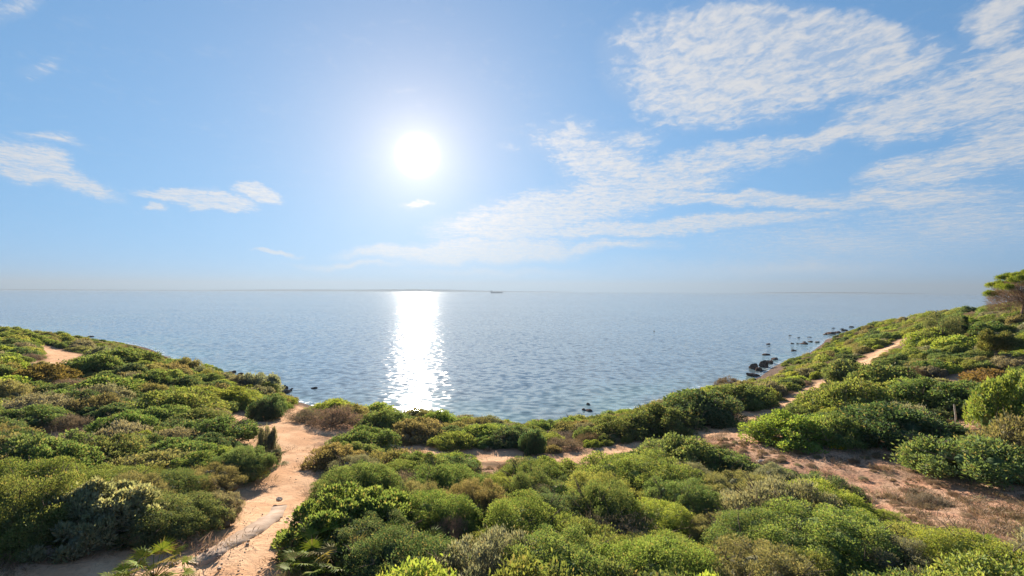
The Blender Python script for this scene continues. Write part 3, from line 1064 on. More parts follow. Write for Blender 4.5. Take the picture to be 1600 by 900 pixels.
# ---- names and labels for the single shrubs
def zone(p):
    u, y, d = p['u'], p['y'], p['d']
    if y < 17:
        z = 'in the front row' if p['v'] > 760 else 'near the front'
        if u < 330:
            return 'in the lower left scrub', z
        if u < 760:
            return 'beside the lower track', z
        if u < 1150:
            return 'in the lower middle scrub', z
        return 'in the lower right scrub', z
    if u < 470:
        return ('on the near left slope' if y < 26 else 'on the middle left slope' if y < 42 else 'on the far left headland'), ''
    if u < 1150:
        return ('below the crossing track' if y < 30 else 'along the cliff edge'), ''
    return ('around the red bare field' if y < 27 else 'behind the red bare field' if y < 42 else 'on the lower right hillside' if y < 65 else 'high on the right hillside'), ''


ORD = ['first', 'second', 'third', 'fourth', 'fifth', 'sixth', 'seventh', 'eighth', 'ninth', 'tenth', 'eleventh', 'twelfth', 'thirteenth', 'fourteenth', 'fifteenth', 'sixteenth', 'seventeenth', 'eighteenth', 'nineteenth', 'twentieth', 'twenty-first', 'twenty-second', 'twenty-third', 'twenty-fourth', 'twenty-fifth']
WORD = {'mastic_shrub': 'rounded dense shrub', 'juniper_shrub': 'upright needle shrub', 'heath_shrub': 'loose feathery shrub', 'broadleaf_shrub': 'broad leaved shrub', 'dry_shrub': 'dry twiggy shrub'}
cells = {}
for p in KEEP:
    if not p['label']:
        zz = zone(p)[0]
        cells.setdefault((p['tone'], p['kind'], zz), []).append(p)
for (tone, kind, zz), ps in cells.items():
    if len(ps) == 1:
        ps[0]['label'] = f'only {tone} {WORD[kind]} {zz}'
        continue
    ps.sort(key=lambda p: p['u'])
    for i, p in enumerate(ps):
        p['label'] = f'{tone} {WORD[kind]} {zz}, {ORD[min(i, 24)]} such from left'
GROUP = {'mastic_shrub': 'rounded evergreen shrubs of the coastal scrub', 'juniper_shrub': 'upright needle shrubs of the coastal scrub', 'heath_shrub': 'loose feathery shrubs of the coastal scrub',
         'broadleaf_shrub': 'broad leaved shrubs of the coastal scrub', 'dry_shrub': 'dry twiggy shrubs of the coastal scrub'}
rp = np.random.default_rng(5)


def tone_col(t, r, amp=0.16):
    k = np.array([2.28, 1.96, 3.15]) if 'green' in t or t == 'yellow' else np.array([1.55, 1.5, 1.4])
    c = np.array(TONE[t]) * k * r.uniform(1 - amp, 1 + amp) * r.uniform(0.93, 1.07, 3)
    return (float(c[0]), float(c[1]), float(c[2]), 1.0)


for p in KEEP:
    lod = 'near' if p['d'] < 24 else 'mid' if p['d'] < 50 else 'far'
    if lod == 'near' and p['r'] > 1.15 and (p['kind'], 'big') in MESH:
        lod = 'big'
    ms = MESH[p['kind'], lod]
    me = ms[int(rp.integers(len(ms)))]
    rz = rp.normal() * 0.7 + (math.pi if rp.random() < .25 else 0)
    st_ = 1.0 if p['hand'] else rp.uniform(.85, 1.3)
    sc = (p['r'] * 1.06 * st_, p['r'] * 1.08 / st_ ** .5, p['h'] * 1.02)
    col = tone_col(p['tone'], rp)
    if lod == 'far':
        o = link(p['kind'], me)
        o.location = (p['x'], p['y'], p['z'])
        o.rotation_euler = (0, 0, rz)
        o.scale = sc
        o.color = col
    else:
        o = link(p['kind'], None)
        o.location = (p['x'], p['y'], p['z'])
        o.rotation_euler = (0, 0, rz)
        o.scale = sc
        f = link('foliage', me, o)
        f.color = col
        dry = p['kind'] == 'dry_shrub'
        st = STEMS['dry' if dry else 'green'][int(rp.integers(2))]
        b = link('branches', st, o)
        b.color = (0.2, 0.16, 0.12, 1)
    tag(o, p['label'], 'shrub', GROUP[p['kind']])


# ------------------------------------------------------------------ the mass of smaller scrub and the dry grass
def instancer(name, pts, sources, label, cat):
    """pts: list of (x, y, z, rz, sx, sz, index, colour)"""
    col = bpy.data.collections.new(name + '_sources')
    for i, me in enumerate(sources):
        col.objects.link(bpy.data.objects.new(f'{name}_source_{i:02d}', me))
    n = len(pts)
    me = bpy.data.meshes.new(name)
    me.vertices.add(n)
    A = np.array([q[:7] for q in pts], dtype=np.float32)
    C = np.array([q[7] for q in pts], dtype=np.float32)
    me.vertices.foreach_set('co', A[:, :3].ravel())
    rot = np.zeros((n, 3), np.float32)
    rot[:, 2] = A[:, 3]
    me.attributes.new('rot', 'FLOAT_VECTOR', 'POINT').data.foreach_set('vector', rot.ravel())
    scl = np.stack([A[:, 4], A[:, 4], A[:, 5]], -1)
    me.attributes.new('scl', 'FLOAT_VECTOR', 'POINT').data.foreach_set('vector', scl.ravel())
    me.attributes.new('pick', 'INT', 'POINT').data.foreach_set('value', A[:, 6].astype(np.int32))
    me.attributes.new('tint', 'FLOAT_COLOR', 'POINT').data.foreach_set('color', C.ravel())
    o = link(name, me)
    ng = bpy.data.node_groups.new(name, 'GeometryNodeTree')
    ng.interface.new_socket('Geometry', in_out='INPUT', socket_type='NodeSocketGeometry')
    ng.interface.new_socket('Geometry', in_out='OUTPUT', socket_type='NodeSocketGeometry')
    gi = ng.nodes.new('NodeGroupInput')
    go = ng.nodes.new('NodeGroupOutput')
    ip = ng.nodes.new('GeometryNodeInstanceOnPoints')
    ci = ng.nodes.new('GeometryNodeCollectionInfo')
    ci.inputs[0].default_value = col
    ci.inputs['Separate Children'].default_value = True
    ci.inputs['Reset Children'].default_value = True

    def attr(nm, ty):
        nd = ng.nodes.new('GeometryNodeInputNamedAttribute')
        nd.data_type = ty
        nd.inputs[0].default_value = nm
        return nd.outputs[0]
    L = ng.links.new
    L(gi.outputs[0], ip.inputs['Points'])
    L(ci.outputs[0], ip.inputs['Instance'])
    ip.inputs['Pick Instance'].default_value = True
    L(attr('pick', 'INT'), ip.inputs['Instance Index'])
    L(attr('rot', 'FLOAT_VECTOR'), ip.inputs['Rotation'])
    L(attr('scl', 'FLOAT_VECTOR'), ip.inputs['Scale'])
    L(ip.outputs[0], go.inputs[0])
    mod = o.modifiers.new('scatter', 'NODES')
    mod.node_group = ng
    tag(o, label, cat, kind='stuff')
    return o


def with_mat(me, mat):
    c = me.copy()
    c.materials.clear()
    c.materials.append(mat)
    return c


SRC, SRCI = [], {}
for kind in ('mastic_shrub', 'heath_shrub', 'juniper_shrub', 'dry_shrub'):
    for lod in ('mid', 'far'):
        SRCI[kind, lod] = []
        for me in MESH[kind, lod][:2]:
            SRCI[kind, lod].append(len(SRC))
            SRC.append(with_mat(me, M['tuft'] if kind == 'dry_shrub' else M['scrub']))
pts = []
for p in MASS:
    lod = 'mid' if p['d'] < 42 else 'far'
    ii = SRCI[p['kind'], lod]
    pts.append((p['x'], p['y'], p['z'], rp.normal() * .7, p['r'] * rp.uniform(1.0, 1.18), p['h'] * 1.02, ii[int(rp.integers(len(ii)))], tone_col(p['tone'], rp)))
rq = np.random.default_rng(88)
qx = rq.uniform(-30, 40, 60000)
qy = rq.uniform(9, 50, 60000)
qb = np.minimum(bare_d(qx, qy), dry_d(qx, qy))
qp = path_d(qx, qy)
qc = fbm(qx / 1.6, qy / 1.6, 123, 3)
sel = np.nonzero((qb < 0.2) & (qp > 0.15) & (rq.random(60000) < np.clip((qc - .44) * 4, .04, 1) * .24))[0]
qh = height(qx[sel], qy[sel])
for j, i in enumerate(sel):
    q = .09 + .20 * rq.random() ** 2
    ii = SRCI['dry_shrub', 'far' if q < .2 else 'mid']
    pts.append((qx[i], qy[i], qh[j] - .03, rq.uniform(0, 6), q, q * rq.uniform(.5, .9), ii[int(rq.integers(len(ii)))],
                tone_col('greyish brown' if rq.random() < .6 else 'brownish' if rq.random() < .8 else 'olive green', rq, .25)))
print('CLUMPS', len(sel))
instancer('scrub', pts, SRC, 'mass of small green shrubs covering the slopes', 'scrub')


def tuft_mesh(seed, n, h, lean):
    r = np.random.default_rng(seed)
    P = r.normal(size=(n, 3)) * np.array([0.30, 0.30, 0.0])
    N = unit(np.concatenate([P[:, :2] * lean + r.normal(size=(n, 2)) * 0.35, np.ones((n, 1))], 1))
    V, Fq = leaf_quads(P, N, h, 0.05, r, 0.12)
    me = np_mesh('tuft', V, Fq, face_attr={'var': r.random(n)})
    me.materials.append(M['tuft'])
    return me


def grass():
    r = np.random.default_rng(9)
    n = 60000
    Y = np.exp(r.uniform(math.log(8), math.log(110), n))
    X = Y * r.uniform(-1.2, 1.2, n)
    H = height(X, Y)
    pdist = path_d(X, Y)
    b = bare_d(X, Y)
    dr = dry_d(X, Y)
    cl = fbm(X / 1.3, Y / 1.3, 55, 3)
    want = np.where(b < 0.6, 0.30, 0.02)
    want = np.where(dr < 0.5, 0.55, want)
    want = np.where((pdist > -0.15) & (pdist < 0.9), 0.35, want)
    want = want * np.clip((cl - 0.36) * 6, 0, 1.3)
    want = np.where(pdist < -0.15, np.where(cl > 0.62, 0.03, 0), want)
    ok = (r.random(n) < want) & (H > 0.8)
    pts = []
    for i in np.nonzero(ok)[0]:
        t = r.random()
        tone = 'greyish brown' if t < .55 else 'brownish' if t < .88 else 'olive green'
        s = r.uniform(.35, 1.0)
        c = tone_col(tone, r, .3)
        k = 0.95 if t < .88 else .9
        pts.append((X[i], Y[i], H[i] - 0.03, r.uniform(0, 6.28), s * r.uniform(.6, 1.1), s * r.uniform(.25, .6), int(r.integers(4)), (c[0] * k, c[1] * k, c[2] * k, 1)))
    src = [tuft_mesh(300, 70, 0.42, .6), tuft_mesh(301, 110, 0.30, 1.0), tuft_mesh(302, 60, 0.55, .5), tuft_mesh(303, 140, 0.20, 1.4)]
    instancer('dry_grass', pts, src, 'tufts of dry brown grass on the bare soil', 'dry grass')
    print('TUFTS', len(pts))


grass()
print('PLANTS', len(PLANTS), 'single', len(KEEP), 'mass', len(MASS))


# ------------------------------------------------------------------ fan palms
def frond_mesh(seed):
    r = np.random.default_rng(seed)
    parts = [tube([(0, 0, 0), (0, 0.10, 0.35), (0, 0.22, 0.62)], [0.012, 0.010, 0.008], 4)]
    n = 17
    hub = np.array([0, 0.22, 0.62])
    for k in range(n):
        a = R(-112 + 224 * k / (n - 1)) + r.normal() * 0.03
        L = 0.36 * (1 - 0.18 * abs(a) / 2) * r.uniform(.9, 1.08)
        d = np.array([math.sin(a), 0.62 * math.cos(a), 0.78 * math.cos(a)])
        up = np.array([0, -0.78, 0.62])
        side = np.cross(d, up)
        w = 0.019
        m = hub + d * L * .55 + up * 0.02
        t = hub + d * L - up * r.uniform(0, .07)
        V = np.array([hub - side * .004, hub + side * .004, m + side * w, t, m - side * w])
        parts.append((V[[0, 1, 2, 4]], np.array([[0, 1, 2, 3]])))
        parts.append((V[[4, 2, 3, 3]] + np.array([[0, 0, 0], [0, 0, 0], side * .003, -side * .003]), np.array([[0, 1, 2, 3]])))
    V, Fq = join(parts)
    me = np_mesh('frond', V, Fq, face_attr={'var': r.random(len(Fq)) * .6 + .2})
    me.materials.append(M['palm'])
    return me


FROND = [frond_mesh(700 + i) for i in range(3)]
STUMP_V, STUMP_F = tube([(0, 0, -0.1), (0.03, 0, 0.12), (0.02, 0.03, 0.32)], [0.13, 0.12, 0.07], 8)
STUMP = np_mesh('stump', STUMP_V, STUMP_F, smooth=True)


def palm(px, py, n, size, label, tone=(0.15, 0.20, 0.030), lift=0.0):
    x, y = at(px, py)
    o = link('dwarf_palm', None)
    o.location = (x, y, float(height(x, y)) - 0.05 + lift)
    o.scale = (size, size, size)
    o.rotation_euler = (0, 0, random.uniform(0, 6))
    link('stump', STUMP, o, M['bark'])
    for k in range(n):
        f = link('frond', FROND[k % 3], o)
        az = 2.39996 * k + random.uniform(-.3, .3)
        tilt = R(random.uniform(8, 30) + 55 * (k / n) ** 1.2)
        f.rotation_euler = (Matrix.Rotation(az, 3, 'Z') @ Matrix.Rotation(-tilt, 3, 'X')).to_euler()
        f.location = (0, 0, 0.22)
        f.scale = (1, 1, 1)
        q = random.uniform(.8, 1.25)
        c = (tone[0] * q, tone[1] * q, tone[2] * q) if random.random() > .15 else (0.24, 0.20, 0.08)
        f.color = (*c, 1)
    tag(o, label, 'palm', 'dwarf fan palms along the lower track')


palm(488, 910, 14, .9, 'dwarf fan palm hugging the edge of the lower dirt track')
palm(512, 885, 18, 1.05, 'dwarf fan palm right below the big rounded leafy shrub')
palm(545, 915, 16, 1.0, 'dwarf fan palm at the bottom edge, second from the track')
palm(585, 888, 18, 1.1, 'dwarf fan palm in the middle of the row at the bottom')
palm(622, 915, 16, 1.0, 'dwarf fan palm at the bottom edge, fourth from the track')
palm(655, 890, 15, 1.0, 'dwarf fan palm next to the grey dead bush')
palm(240, 915, 18, .85, 'dwarf fan palm left of the lower track, in front of the shaded bank')
palm(200, 930, 14, 0.7, 'smaller dwarf fan palm at the bottom left corner of the track')
palm(872, 818, 18, 1.35, 'big dwarf palm among the shrubs of the lower middle', (0.10, 0.15, 0.035))
palm(418, 735, 12, 1.1, 'ragged grey palm at the left edge of the track below the fork', (0.12, 0.14, 0.07))


# ------------------------------------------------------------------ pine and other trees on the right hill
def pine(x, y):
    r = np.random.default_rng(61)
    z = float(height(x, y)) - 0.2
    o = link('stone_pine', None)
    o.location = (x, y, z)
    top = 6.4
    tv = [tube([(-1.9, 0, -.3), (-1.7, 0.1, 1.2), (-1.5, 0, 2.6), (-1.9, .2, 4.2)], [.17, .15, .12, .06], 8),
          tube([(-.4, -.3, -.3), (-.55, -.3, 1.4), (-.3, -.2, 2.9), (.4, .1, 4.6)], [.21, .19, .16, .08], 8)]
    for k, t in enumerate(tv):
        link('trunk', np_mesh('trunk', *t, smooth=True), o, M['pine_bark'])
    parts = []
    heads = []
    for k in range(46):
        az = 2.39996 * k
        q = math.sqrt((k + .5) / 46) * 5.0
        e = np.array([q * math.cos(az) + .3, q * math.sin(az), top - 0.10 * q * q + r.normal() * .32])
        s = np.array([-1.6 if e[0] < -.5 else -.1, 0, r.uniform(2.0, 3.4)])
        m = s + (e - s) * .5 + np.array([0, 0, -.5])
        parts.append(tube([s, m, e], [.07, .045, .015], 4))
        heads.append(e)
        for j in range(5):
            b = m + (e - m) * r.uniform(-.3, .9)
            c = b + unit(r.normal(size=3) * np.array([1, 1, .5]) + np.array([0, 0, .2])) * r.uniform(.6, 1.5)
            parts.append(tube([b, (b + c) / 2 + r.normal(size=3) * .08, c], [.022, .016, .006], 3))
    V, Fq = join(parts)
    link('branches', np_mesh('branches', V, Fq), o, M['pine_bark'])
    # bare inner twigs under the umbrella
    n = 16000
    q = np.sqrt(r.random(n)) * 4.9
    az = r.random(n) * 2 * math.pi
    P = np.stack([q * np.cos(az) + .3, q * np.sin(az), 0 * q], -1)
    ceil = top - 0.10 * q * q
    P[:, 2] = ceil - .35 - r.random(n) ** 1.1 * np.clip(4.3 - q * .30, .3, 5)
    N = unit(np.stack([np.cos(az) * .8, np.sin(az) * .8, np.full(n, .7)], -1) + r.normal(size=(n, 3)) * .5)
    V, Fq = leaf_quads(P, N, .55, .05, r)
    t = link('dead_twigs', np_mesh('dead_twigs', V, Fq, face_attr={'var': r.random(n)}), o, M['dry'])
    t.color = (.20, .135, .095, 1)
    t['label'] = 'brown tangle of bare twigs under the green crown'
    heads = np.array(heads)
    n = 42000
    idx = r.integers(len(heads), size=n)
    d = unit(r.normal(size=(n, 3)) + np.array([0, 0, .5])) * np.array([.85, .85, .5])
    P = heads[idx] + d * (r.random(n) ** .5)[:, None] * .85
    N = unit(d * .6 + np.array([0, 0, .9]) + r.normal(size=(n, 3)) * .4)
    V, Fq = leaf_quads(P, N, .28, .15, r)
    c = link('crown', np_mesh('crown', V, Fq, face_attr={'var': np.clip(r.random(len(heads))[idx] * .5 + r.random(n) * .5, 0, 1)}), o, M['leaf_soft'])
    c.color = (.155, .215, .035, 1)
    tag(o, 'umbrella pine with flat green crown on the right hilltop', 'pine tree')


px_, py_ = at(1618, 499)
pine(px_, py_)


def small_tree(px, py, h, w, tone, label, seed, lean=0.0, trunk_share=.45, name='small_tree'):
    r = np.random.default_rng(seed)
    x, y = at(px, py)
    o = link(name, None)
    o.location = (x, y, float(height(x, y)) - .1)
    parts = [tube([(0, 0, -.1), (lean * .3, 0, h * trunk_share * .5), (lean * .7, 0, h * trunk_share), (lean, 0, h * .75)], [.14, .11, .09, .04], 7)]
    link('trunk', np_mesh('trunk', *parts[0], smooth=True), o, M['bark'])
    limbs = []
    tips = []
    for k in range(16):
        az = 2.4 * k
        s = np.array([lean * .6, 0, h * r.uniform(trunk_share * .7, .7)])
        e = np.array([lean + w * .42 * math.cos(az) * r.uniform(.5, 1), w * .42 * math.sin(az) * r.uniform(.5, 1), h * r.uniform(trunk_share, 1.0)])
        limbs.append(tube([s, (s + e) / 2 + np.array([0, 0, -.1]), e], [.05, .035, .012], 4))
        tips.append(e)
    V, Fq = join(limbs)
    link('branches', np_mesh('branches', V, Fq), o, M['bark'])
    tips = np.array(tips)
    n = 9000
    idx = r.integers(len(tips), size=n)
    d = unit(r.normal(size=(n, 3)))
    P = tips[idx] + d * (r.random(n) ** .5)[:, None] * w * .17
    N = unit(d * .5 + np.array([0, 0, .8]) + r.normal(size=(n, 3)) * .5)
    V, Fq = leaf_quads(P, N, .2, .25, r)
    c = link('crown', np_mesh('crown', V, Fq, face_attr={'var': r.random(n)}), o, M['leaf_soft'])
    c.color = (*[float(q) * 1.5 for q in TONE[tone]], 1)
    tag(o, label, 'tree')


small_tree(1470, 542, 4.2, 4.6, 'grey green', 'feathery pale tree standing above the right hillside scrub', 71, .3, .15)
small_tree(1555, 566, 2.9, 2.8, 'olive green', 'small gnarled tree with a dark trunk near the right edge', 72, .2, .5)
small_tree(1495, 528, 2.6, 2.6, 'dark green', 'small dark tree beside the feathery pale tree', 73, .2, .25)


# ------------------------------------------------------------------ rocks
def rock_mesh(seed, rough=.33, jag=1.0):
    import bmesh
    r = random.Random(seed)
    bm = bmesh.new()
    bmesh.ops.create_icosphere(bm, subdivisions=3, radius=1.0)
    from mathutils import noise
    off = Vector((r.random() * 50, r.random() * 50, r.random() * 50))
    cuts = [(Vector((r.gauss(0, 1), r.gauss(0, 1), r.gauss(0, 1))).normalized(), r.uniform(.55, .9)) for _ in range(9)]
    for v in bm.verts:
        p = v.co.copy()
        for nrm, dd in cuts:
            k = p.dot(nrm) - dd
            if k > 0:
                p -= nrm * k * .9
        p *= 1 + rough * (noise.noise(p * 1.7 + off) + .5 * noise.noise(p * 4 + off) * jag)
        v.co = p
    me = bpy.data.meshes.new('rock')
    bm.to_mesh(me)
    bm.free()
    me.materials.append(M['rock'])
    return me


ROCK = [rock_mesh(i) for i in range(6)]


def rock(px, py, w, h, label, group, mat=None, z=0.0, name='shore_rock'):
    x, y, _ = plane_pt(px, py, z)
    d = math.hypot(x, y)
    o = link(name, ROCK[random.randrange(6)])
    s = d / F
    k = 1 + .35 * w * s / d
    o.location = (x * k, y * k, z + h * s * .04)
    o.scale = (w * s * .52, w * s * .45, max(h * s * .6, .16) if w > 5.5 else max(h * s * .35, .10))
    o.rotation_euler = (random.uniform(-.2, .2), random.uniform(-.2, .2), random.uniform(-.5, .5))
    tag(o, label, 'rock', group)


GR = 'dark rocks along the right shore'
RR_ = [(1178, 577, 15, 11, 'large dark boulder at the tip of the right cove shore'), (1194, 574, 14, 13, 'tall pointed boulder behind the tip of the right cove shore'),
       (1176, 588, 17, 8, 'low flat purplish boulder at the foot of the right cove shore'), (1187, 580, 11, 8, 'medium boulder wedged among the right cove rocks'),
       (1202, 568, 11, 7, 'boulder leading up to the brown bank on the right shore'), (1210, 562, 9, 5, 'small boulder at the top end of the right cove rocks'),
       (1196, 555, 9, 4.5, 'dark rock in the foam just off the right cove shore'), (1201.5, 554.5, 3.5, 3.5, 'tiny rock touching the one in the foam'),
       (1200, 538.3, 6, 3, 'lone dark rock out in the water off the right shore'), (1238, 537, 4.5, 3, 'leftmost small rock of the row in the water'),
       (1246.5, 537, 3.5, 2.5, 'second small rock of the row in the water'), (1256, 534.5, 4.5, 2.5, 'rock just behind the long flat reef'),
       (1257, 537.8, 12, 3.4, 'long flat dark reef close to the right shore'), (1267, 534.4, 7, 2.2, 'flat rock between the reef and the right shore'),
       (1248, 527.6, 4, 1.5, 'thin rock far out, left of a similar one'), (1265, 527.2, 5, 1.8, 'thin rock far out, nearer the right shore'),
       (1234.5, 524.2, 4, 1.4, 'outermost tiny rock off the right shore'), (1297, 522, 12, 5, 'broad black rock on the far right shore'),
       (1289, 522.8, 6, 2, 'low rock at the seaward end of the broad black rock'), (1309, 520.4, 8, 4.5, 'dark rock right behind the broad black rock'),
       (1319.5, 517, 7, 4.5, 'dark rock where the far right shore meets the scrub'), (1302, 512.8, 4, 1.6, 'tiny rock in the water beyond the far right shore'),
       (1315, 514.2, 5, 2, 'small rock close to the far end of the right shore'), (1331, 511.6, 7, 2.2, 'last dark rock at the far end of the right shore'),
       (1240, 548.5, 7, 3, 'small dark rock under the scrub edge of the right shore'), (1277, 535, 6, 2.5, 'dark rock at the foot of the scrub beside the flat rock')]
for (a, b, c, d, l) in RR_:
    rock(a, b, c, d, l, GR)
GM = 'rocks in the middle of the cove'
rock(920, 643, 11, 5, 'wide black rock awash in the middle of the cove', GM)
rock(911.5, 641, 6, 5, 'knob of rock joined to the left of the wide black rock', GM)
rock(918.5, 632.5, 6, 4.5, 'single black rock behind the pair in the cove', GM)
GL = 'dark rocks along the left shore'
for (a, b, c, d, l) in [(436, 614, 11, 18, 'tall black spire of rock beside the grey green bush'), (431, 616, 9, 10, 'dark block at the foot of the rock spire'), (445.5, 608, 8, 8, 'pointed black rock second from the spire'),
                        (448, 614.5, 11, 6, 'flat black rock in front of the pointed one'), (453.5, 611, 5, 6, 'narrow black rock at the outer end of the left group'), (456.3, 607.5, 3.2, 3, 'tiny outermost rock of the left group'),
                        (491, 607.5, 9, 4, 'lone black rock in the water right of the left group'), (386, 589, 9, 6, 'dark rock behind the grey green bush'), (376, 586, 9, 6, 'dark rock on the left shore, second behind the bush'),
                        (366, 583, 8, 5, 'dark rock on the left shore, third behind the bush'), (88, 525, 7, 4, 'dark rock at the edge of the far left headland'), (93, 525, 6, 4.5, 'taller of two rocks at the far left headland'),
                        (102, 526.5, 5, 2, 'small rock trailing off the far left headland'), (143, 526.5, 6, 2, 'lone flat rock off the far left headland')]:
    rock(a, b, c, d, l, GL)


def pebbles():
    r = np.random.default_rng(19)
    n = 60000
    Y = np.exp(r.uniform(math.log(8), math.log(60), n))
    X = Y * r.uniform(-1.2, 1.2, n)
    d = np.minimum(path_d(X, Y), bare_d(X, Y))
    cl = fbm(X / .9, Y / .9, 66, 3)
    ok = (d < .35) & (r.random(n) < np.clip((cl - .46) * 4, .01, 1) * .2)
    H = height(X, Y)
    pts = []
    for i in np.nonzero(ok)[0]:
        q = .012 + .035 * r.random() ** 4
        pts.append((X[i], Y[i], H[i] - .06, r.uniform(0, 6), q, q * .7, int(r.integers(3)), (.3, .22, .16, 1)))
    src = [with_mat(m_, M['pale_rock']) for m_ in PEB]
    instancer('gravel', pts, src, 'small loose stones strewn over the track and bare soil', 'gravel')


def pebble_mesh(seed):
    r = np.random.default_rng(seed)
    V, Fq = box(-1, 1, -1, 1, -1, 1, .25)
    V = V * r.uniform(.6, 1.1, V.shape)
    return np_mesh('pebble', V, Fq)


def box(x0, x1, y0, y1, z0, z1, taper=0.0):
    V = np.array([(x0, y0, z0), (x1, y0, z0), (x1, y1, z0), (x0, y1, z0), (x0 + taper, y0, z1), (x1 - taper, y0, z1), (x1 - taper, y1, z1), (x0 + taper, y1, z1)], float)
    return V, np.array([(3, 2, 1, 0), (4, 5, 6, 7), (0, 1, 5, 4), (1, 2, 6, 5), (2, 3, 7, 6), (3, 0, 4, 7)])


PEB = [pebble_mesh(k) for k in range(3)]
pebbles()


def stone(px, py, w, h, label):
    x, y = at(px, py)
    d = math.hypot(x, y)
    s = math.hypot(d, 8) / F
    o = link('boulder', with_mat(ROCK[random.randrange(6)], M['pale_rock']))
    o.location = (x, y, float(height(x, y)) + h * s * .15)
    o.scale = (w * s * .55, w * s * .5, h * s * .6)
    o.rotation_euler = (0, 0, random.uniform(0, 6))
    tag(o, label, 'boulder', 'loose pale stones among the scrub')


stone(1031, 836, 20, 12, 'pale boulder in the gap between the lower middle shrubs')
stone(436, 781, 9, 5, 'dark edged stone at the upper end of the concrete strip')
stone(1190, 722, 12, 4, 'flat pale stone at the left end of the red field')
stone(62, 868, 22, 12, 'pale eroded block in the shaded bank at the lower left')


# ------------------------------------------------------------------ hard strip across the track, post, buoy, ship, far hills
def strip():
    pl = polyline([(437, 786), (425, 800), (395, 822), (360, 843), (325, 862), (296, 876)])
    W = [.20, .30, .32, .27, .22, .12]
    pts, wid = [], []
    for i in range(len(pl) - 1):
        for t in np.linspace(0, 1, 9)[:-1]:
            pts.append(pl[i] + (pl[i + 1] - pl[i]) * t)
            wid.append(W[i] + (W[i + 1] - W[i]) * t)
    pts = np.array(pts)
    V, Fq = [], []
    n = len(pts)
    for i in range(n):
        t = unit(pts[min(i + 1, n - 1)] - pts[max(i - 1, 0)])
        s = np.array([-t[1], t[0]])
        w = wid[i] * (1 + .18 * (vnoise(i * .7, 3.3) - .5))
        a, b = pts[i] - s * w, pts[i] + s * (w + .06 * vnoise(i * .9, 8.1))
        za = float(height(*pts[i])) - .075
        for q, zz in ((a, za), (b, za), (b, za - .35), (a, za - .35)):
            V.append((q[0], q[1], zz))
    for i in range(n - 1):
        for k in range(4):
            k2 = (k + 1) % 4
            Fq.append((i * 4 + k, i * 4 + k2, (i + 1) * 4 + k2, (i + 1) * 4 + k))
    Fq += [(0, 1, 2, 3), ((n - 1) * 4 + 3, (n - 1) * 4 + 2, (n - 1) * 4 + 1, (n - 1) * 4)]
    o = link('concrete_strip', np_mesh('concrete_strip', V, Fq), mat=M['slab'])
    tag(o, 'pale worn hard strip running diagonally across the lower track', 'strip')


strip()


def post():
    x, y = at(1494, 660)
    V, Fq = tube([(0, 0, -.3), (-.03, 0, .4), (-.13, 0, 1.15)], [.055, .05, .045], 8)
    cap = np_mesh('post', np.vstack([V, [[-.13, 0, 1.165]]]), Fq)
    o = link('wooden_post', cap, mat=M['wood'])
    o.location = (x, y, float(height(x, y)))
    tag(o, 'short leaning weathered post in the clearing on the right', 'post')


post()


def box(x0, x1, y0, y1, z0, z1, taper=0.0):
    V = np.array([(x0, y0, z0), (x1, y0, z0), (x1, y1, z0), (x0, y1, z0), (x0 + taper, y0, z1), (x1 - taper, y0, z1), (x1 - taper, y1, z1), (x0 + taper, y1, z1)], float)
    return V, np.array([(3, 2, 1, 0), (4, 5, 6, 7), (0, 1, 5, 4), (1, 2, 6, 5), (2, 3, 7, 6), (3, 0, 4, 7)])


def ship():
    v = ray(776, 457)
    dist = 4000.0
    o = link('cargo_ship', None)
    o.location = (v.x / v.y * dist, dist, 0)
    o.rotation_euler = (0, 0, R(4))
    o.scale = (.8, .8, .8)
    # hull by stations from stern to bow
    xs = [-62, -60, -40, 0, 40, 54, 64]
    hw = [6, 9, 10, 10, 10, 7, 0.4]
    dk = [11, 11, 9, 9, 9, 11, 13]
    V, Fq = [], []
    for x, w, z in zip(xs, hw, dk):
        V += [(x, -w, z), (x + (3 if x > 50 else 0) * -1, -w * .8, -2), (x + (3 if x > 50 else 0) * -1, w * .8, -2), (x, w, z)]
    for i in range(len(xs) - 1):
        for k in range(4):
            k2 = (k + 1) % 4
            Fq.append((i * 4 + k, (i + 1) * 4 + k, (i + 1) * 4 + k2, i * 4 + k2))
    Fq += [(0, 1, 2, 3), (27, 26, 25, 24)]
    link('hull', np_mesh('hull', V, Fq), o, M['hull'])
    link('superstructure', np_mesh('superstructure', *join([box(-58, -42, -8, 8, 9.1, 19), box(-56, -46, -7, 7, 19.05, 23, .6), box(-54, -49, -10, 10, 23.05, 25.5)])), o, M['shipwhite'])
    link('funnel', np_mesh('funnel', *box(-60, -56.5, -2.5, 2.5, 11.1, 27, .4)), o, M['hull'])
    link('mast', np_mesh('mast', *tube([(-51, 0, 25), (-51, 0, 33)], [.5, .3], 6)), o, M['shipwhite'])
    for x in (-28, -4, 20):
        link('hatch', np_mesh('hatch', *box(x - 9, x + 9, -7, 7, 9.1, 11.2)), o, M['hull'])
    link('foremast', np_mesh('foremast', *tube([(56, 0, 10), (56, 0, 20)], [.6, .3], 6)), o, M['shipwhite'])
    tag(o, 'small grey cargo ship on the horizon with bridge at its stern', 'ship')


ship()


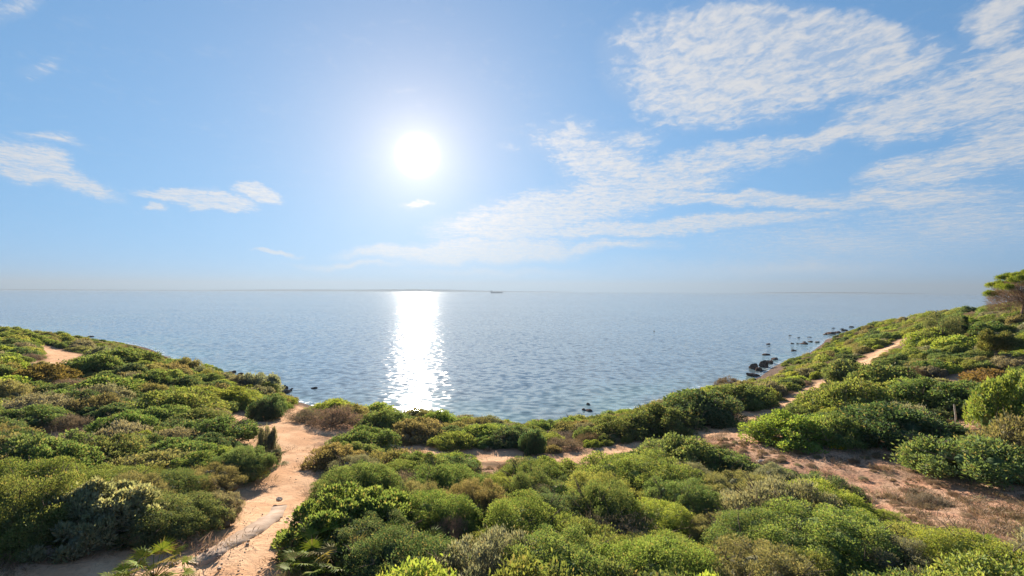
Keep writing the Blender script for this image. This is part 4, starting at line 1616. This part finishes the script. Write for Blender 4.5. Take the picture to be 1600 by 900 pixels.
def buoy():
    x, y, _ = plane_pt(1022, 518, 0)
    o = link('marker_buoy', None)
    o.location = (x, y, 0)
    o.scale = (.65, .65, .65)
    link('float', np_mesh('float', *tube([(0, 0, -.2), (0, 0, 0), (0, 0, .22), (0, 0, .34)], [.2, .36, .36, .12], 10), smooth=True), o, M['rock'])
    link('pole', np_mesh('pole', *tube([(0, 0, .3), (.05, 0, 1.0)], [.05, .04], 6)), o, M['rock'])
    link('topmark', np_mesh('topmark', *tube([(.05, 0, .85), (.05, 0, 1.0), (.05, 0, 1.15)], [.05, .16, .05], 6)), o, M['rock'])
    tag(o, 'tiny dark marker buoy alone on the open water', 'buoy')


buoy()


def hills(prof, dist, label, seed):
    r = np.random.default_rng(seed)
    u = np.array([p[0] for p in prof], float)
    hz = np.array([p[1] for p in prof], float)
    uu = np.linspace(u[0], u[-1], 160)
    hh = np.interp(uu, u, hz) * 0.28 * dist / F
    edge = np.minimum(1, np.minimum(uu - u[0], u[-1] - uu) / 30.0)
    hh = hh * edge * (0.90 + .2 * fbm(uu / 60.0, uu * 0 + 2.2, seed, 4)) + 1
    V, Fq = [], []
    for a, h in zip(uu, hh):
        x = (a - 800) / F * dist
        for k, (dy, q) in enumerate([(-1.0, -.02), (-.6, .45), (-.25, .8), (0, 1.0), (.5, .6), (1.0, -.02)]):
            V.append((x + 60 * r.normal() * (k in (1, 2, 4)), dist + dy * 1200, h * q * r.uniform(.92, 1.08) if q > 0 else -4))
    for i in range(len(uu) - 1):
        for k in range(5):
            Fq.append((i * 6 + k, (i + 1) * 6 + k, (i + 1) * 6 + k + 1, i * 6 + k + 1))
    o = link('hills', np_mesh('hills', V, Fq, smooth=True), mat=M['hill'])
    tag(o, label, 'hills', kind='structure')


hills([(-300, 5), (-60, 5), (60, 4.5), (200, 3.5), (330, 3)], 11000, 'faint low coast on the horizon at far left', 3)
hills([(300, 3), (420, 8), (480, 10), (560, 9), (640, 13), (700, 11), (745, 6), (800, 3), (900, 2)], 11500, 'faint hazy hills on the horizon below the sun', 4)
hills([(1180, 2), (1260, 5), (1320, 6), (1370, 4), (1420, 2)], 11000, 'faint low hills on the horizon at right', 5)


# ------------------------------------------------------------------ haze
def haze():
    V, Fq = box(-14200, 14200, -900, 14200, -9, 245)
    o = link('haze', np_mesh('haze', V, Fq))
    m, g = new_mat('haze')
    out = g.n('ShaderNodeOutputMaterial')
    pv = g.n('ShaderNodeVolumePrincipled')
    pv.inputs['Color'].default_value = (0.19, 0.23, 0.28, 1)
    pv.inputs['Density'].default_value = 1.4e-4
    pv.inputs['Anisotropy'].default_value = 0.3
    g.t.links.new(pv.outputs[0], out.inputs['Volume'])
    o.data.materials.append(m)
    tag(o, 'thin pale haze over the sea', 'haze', kind='stuff')


haze()
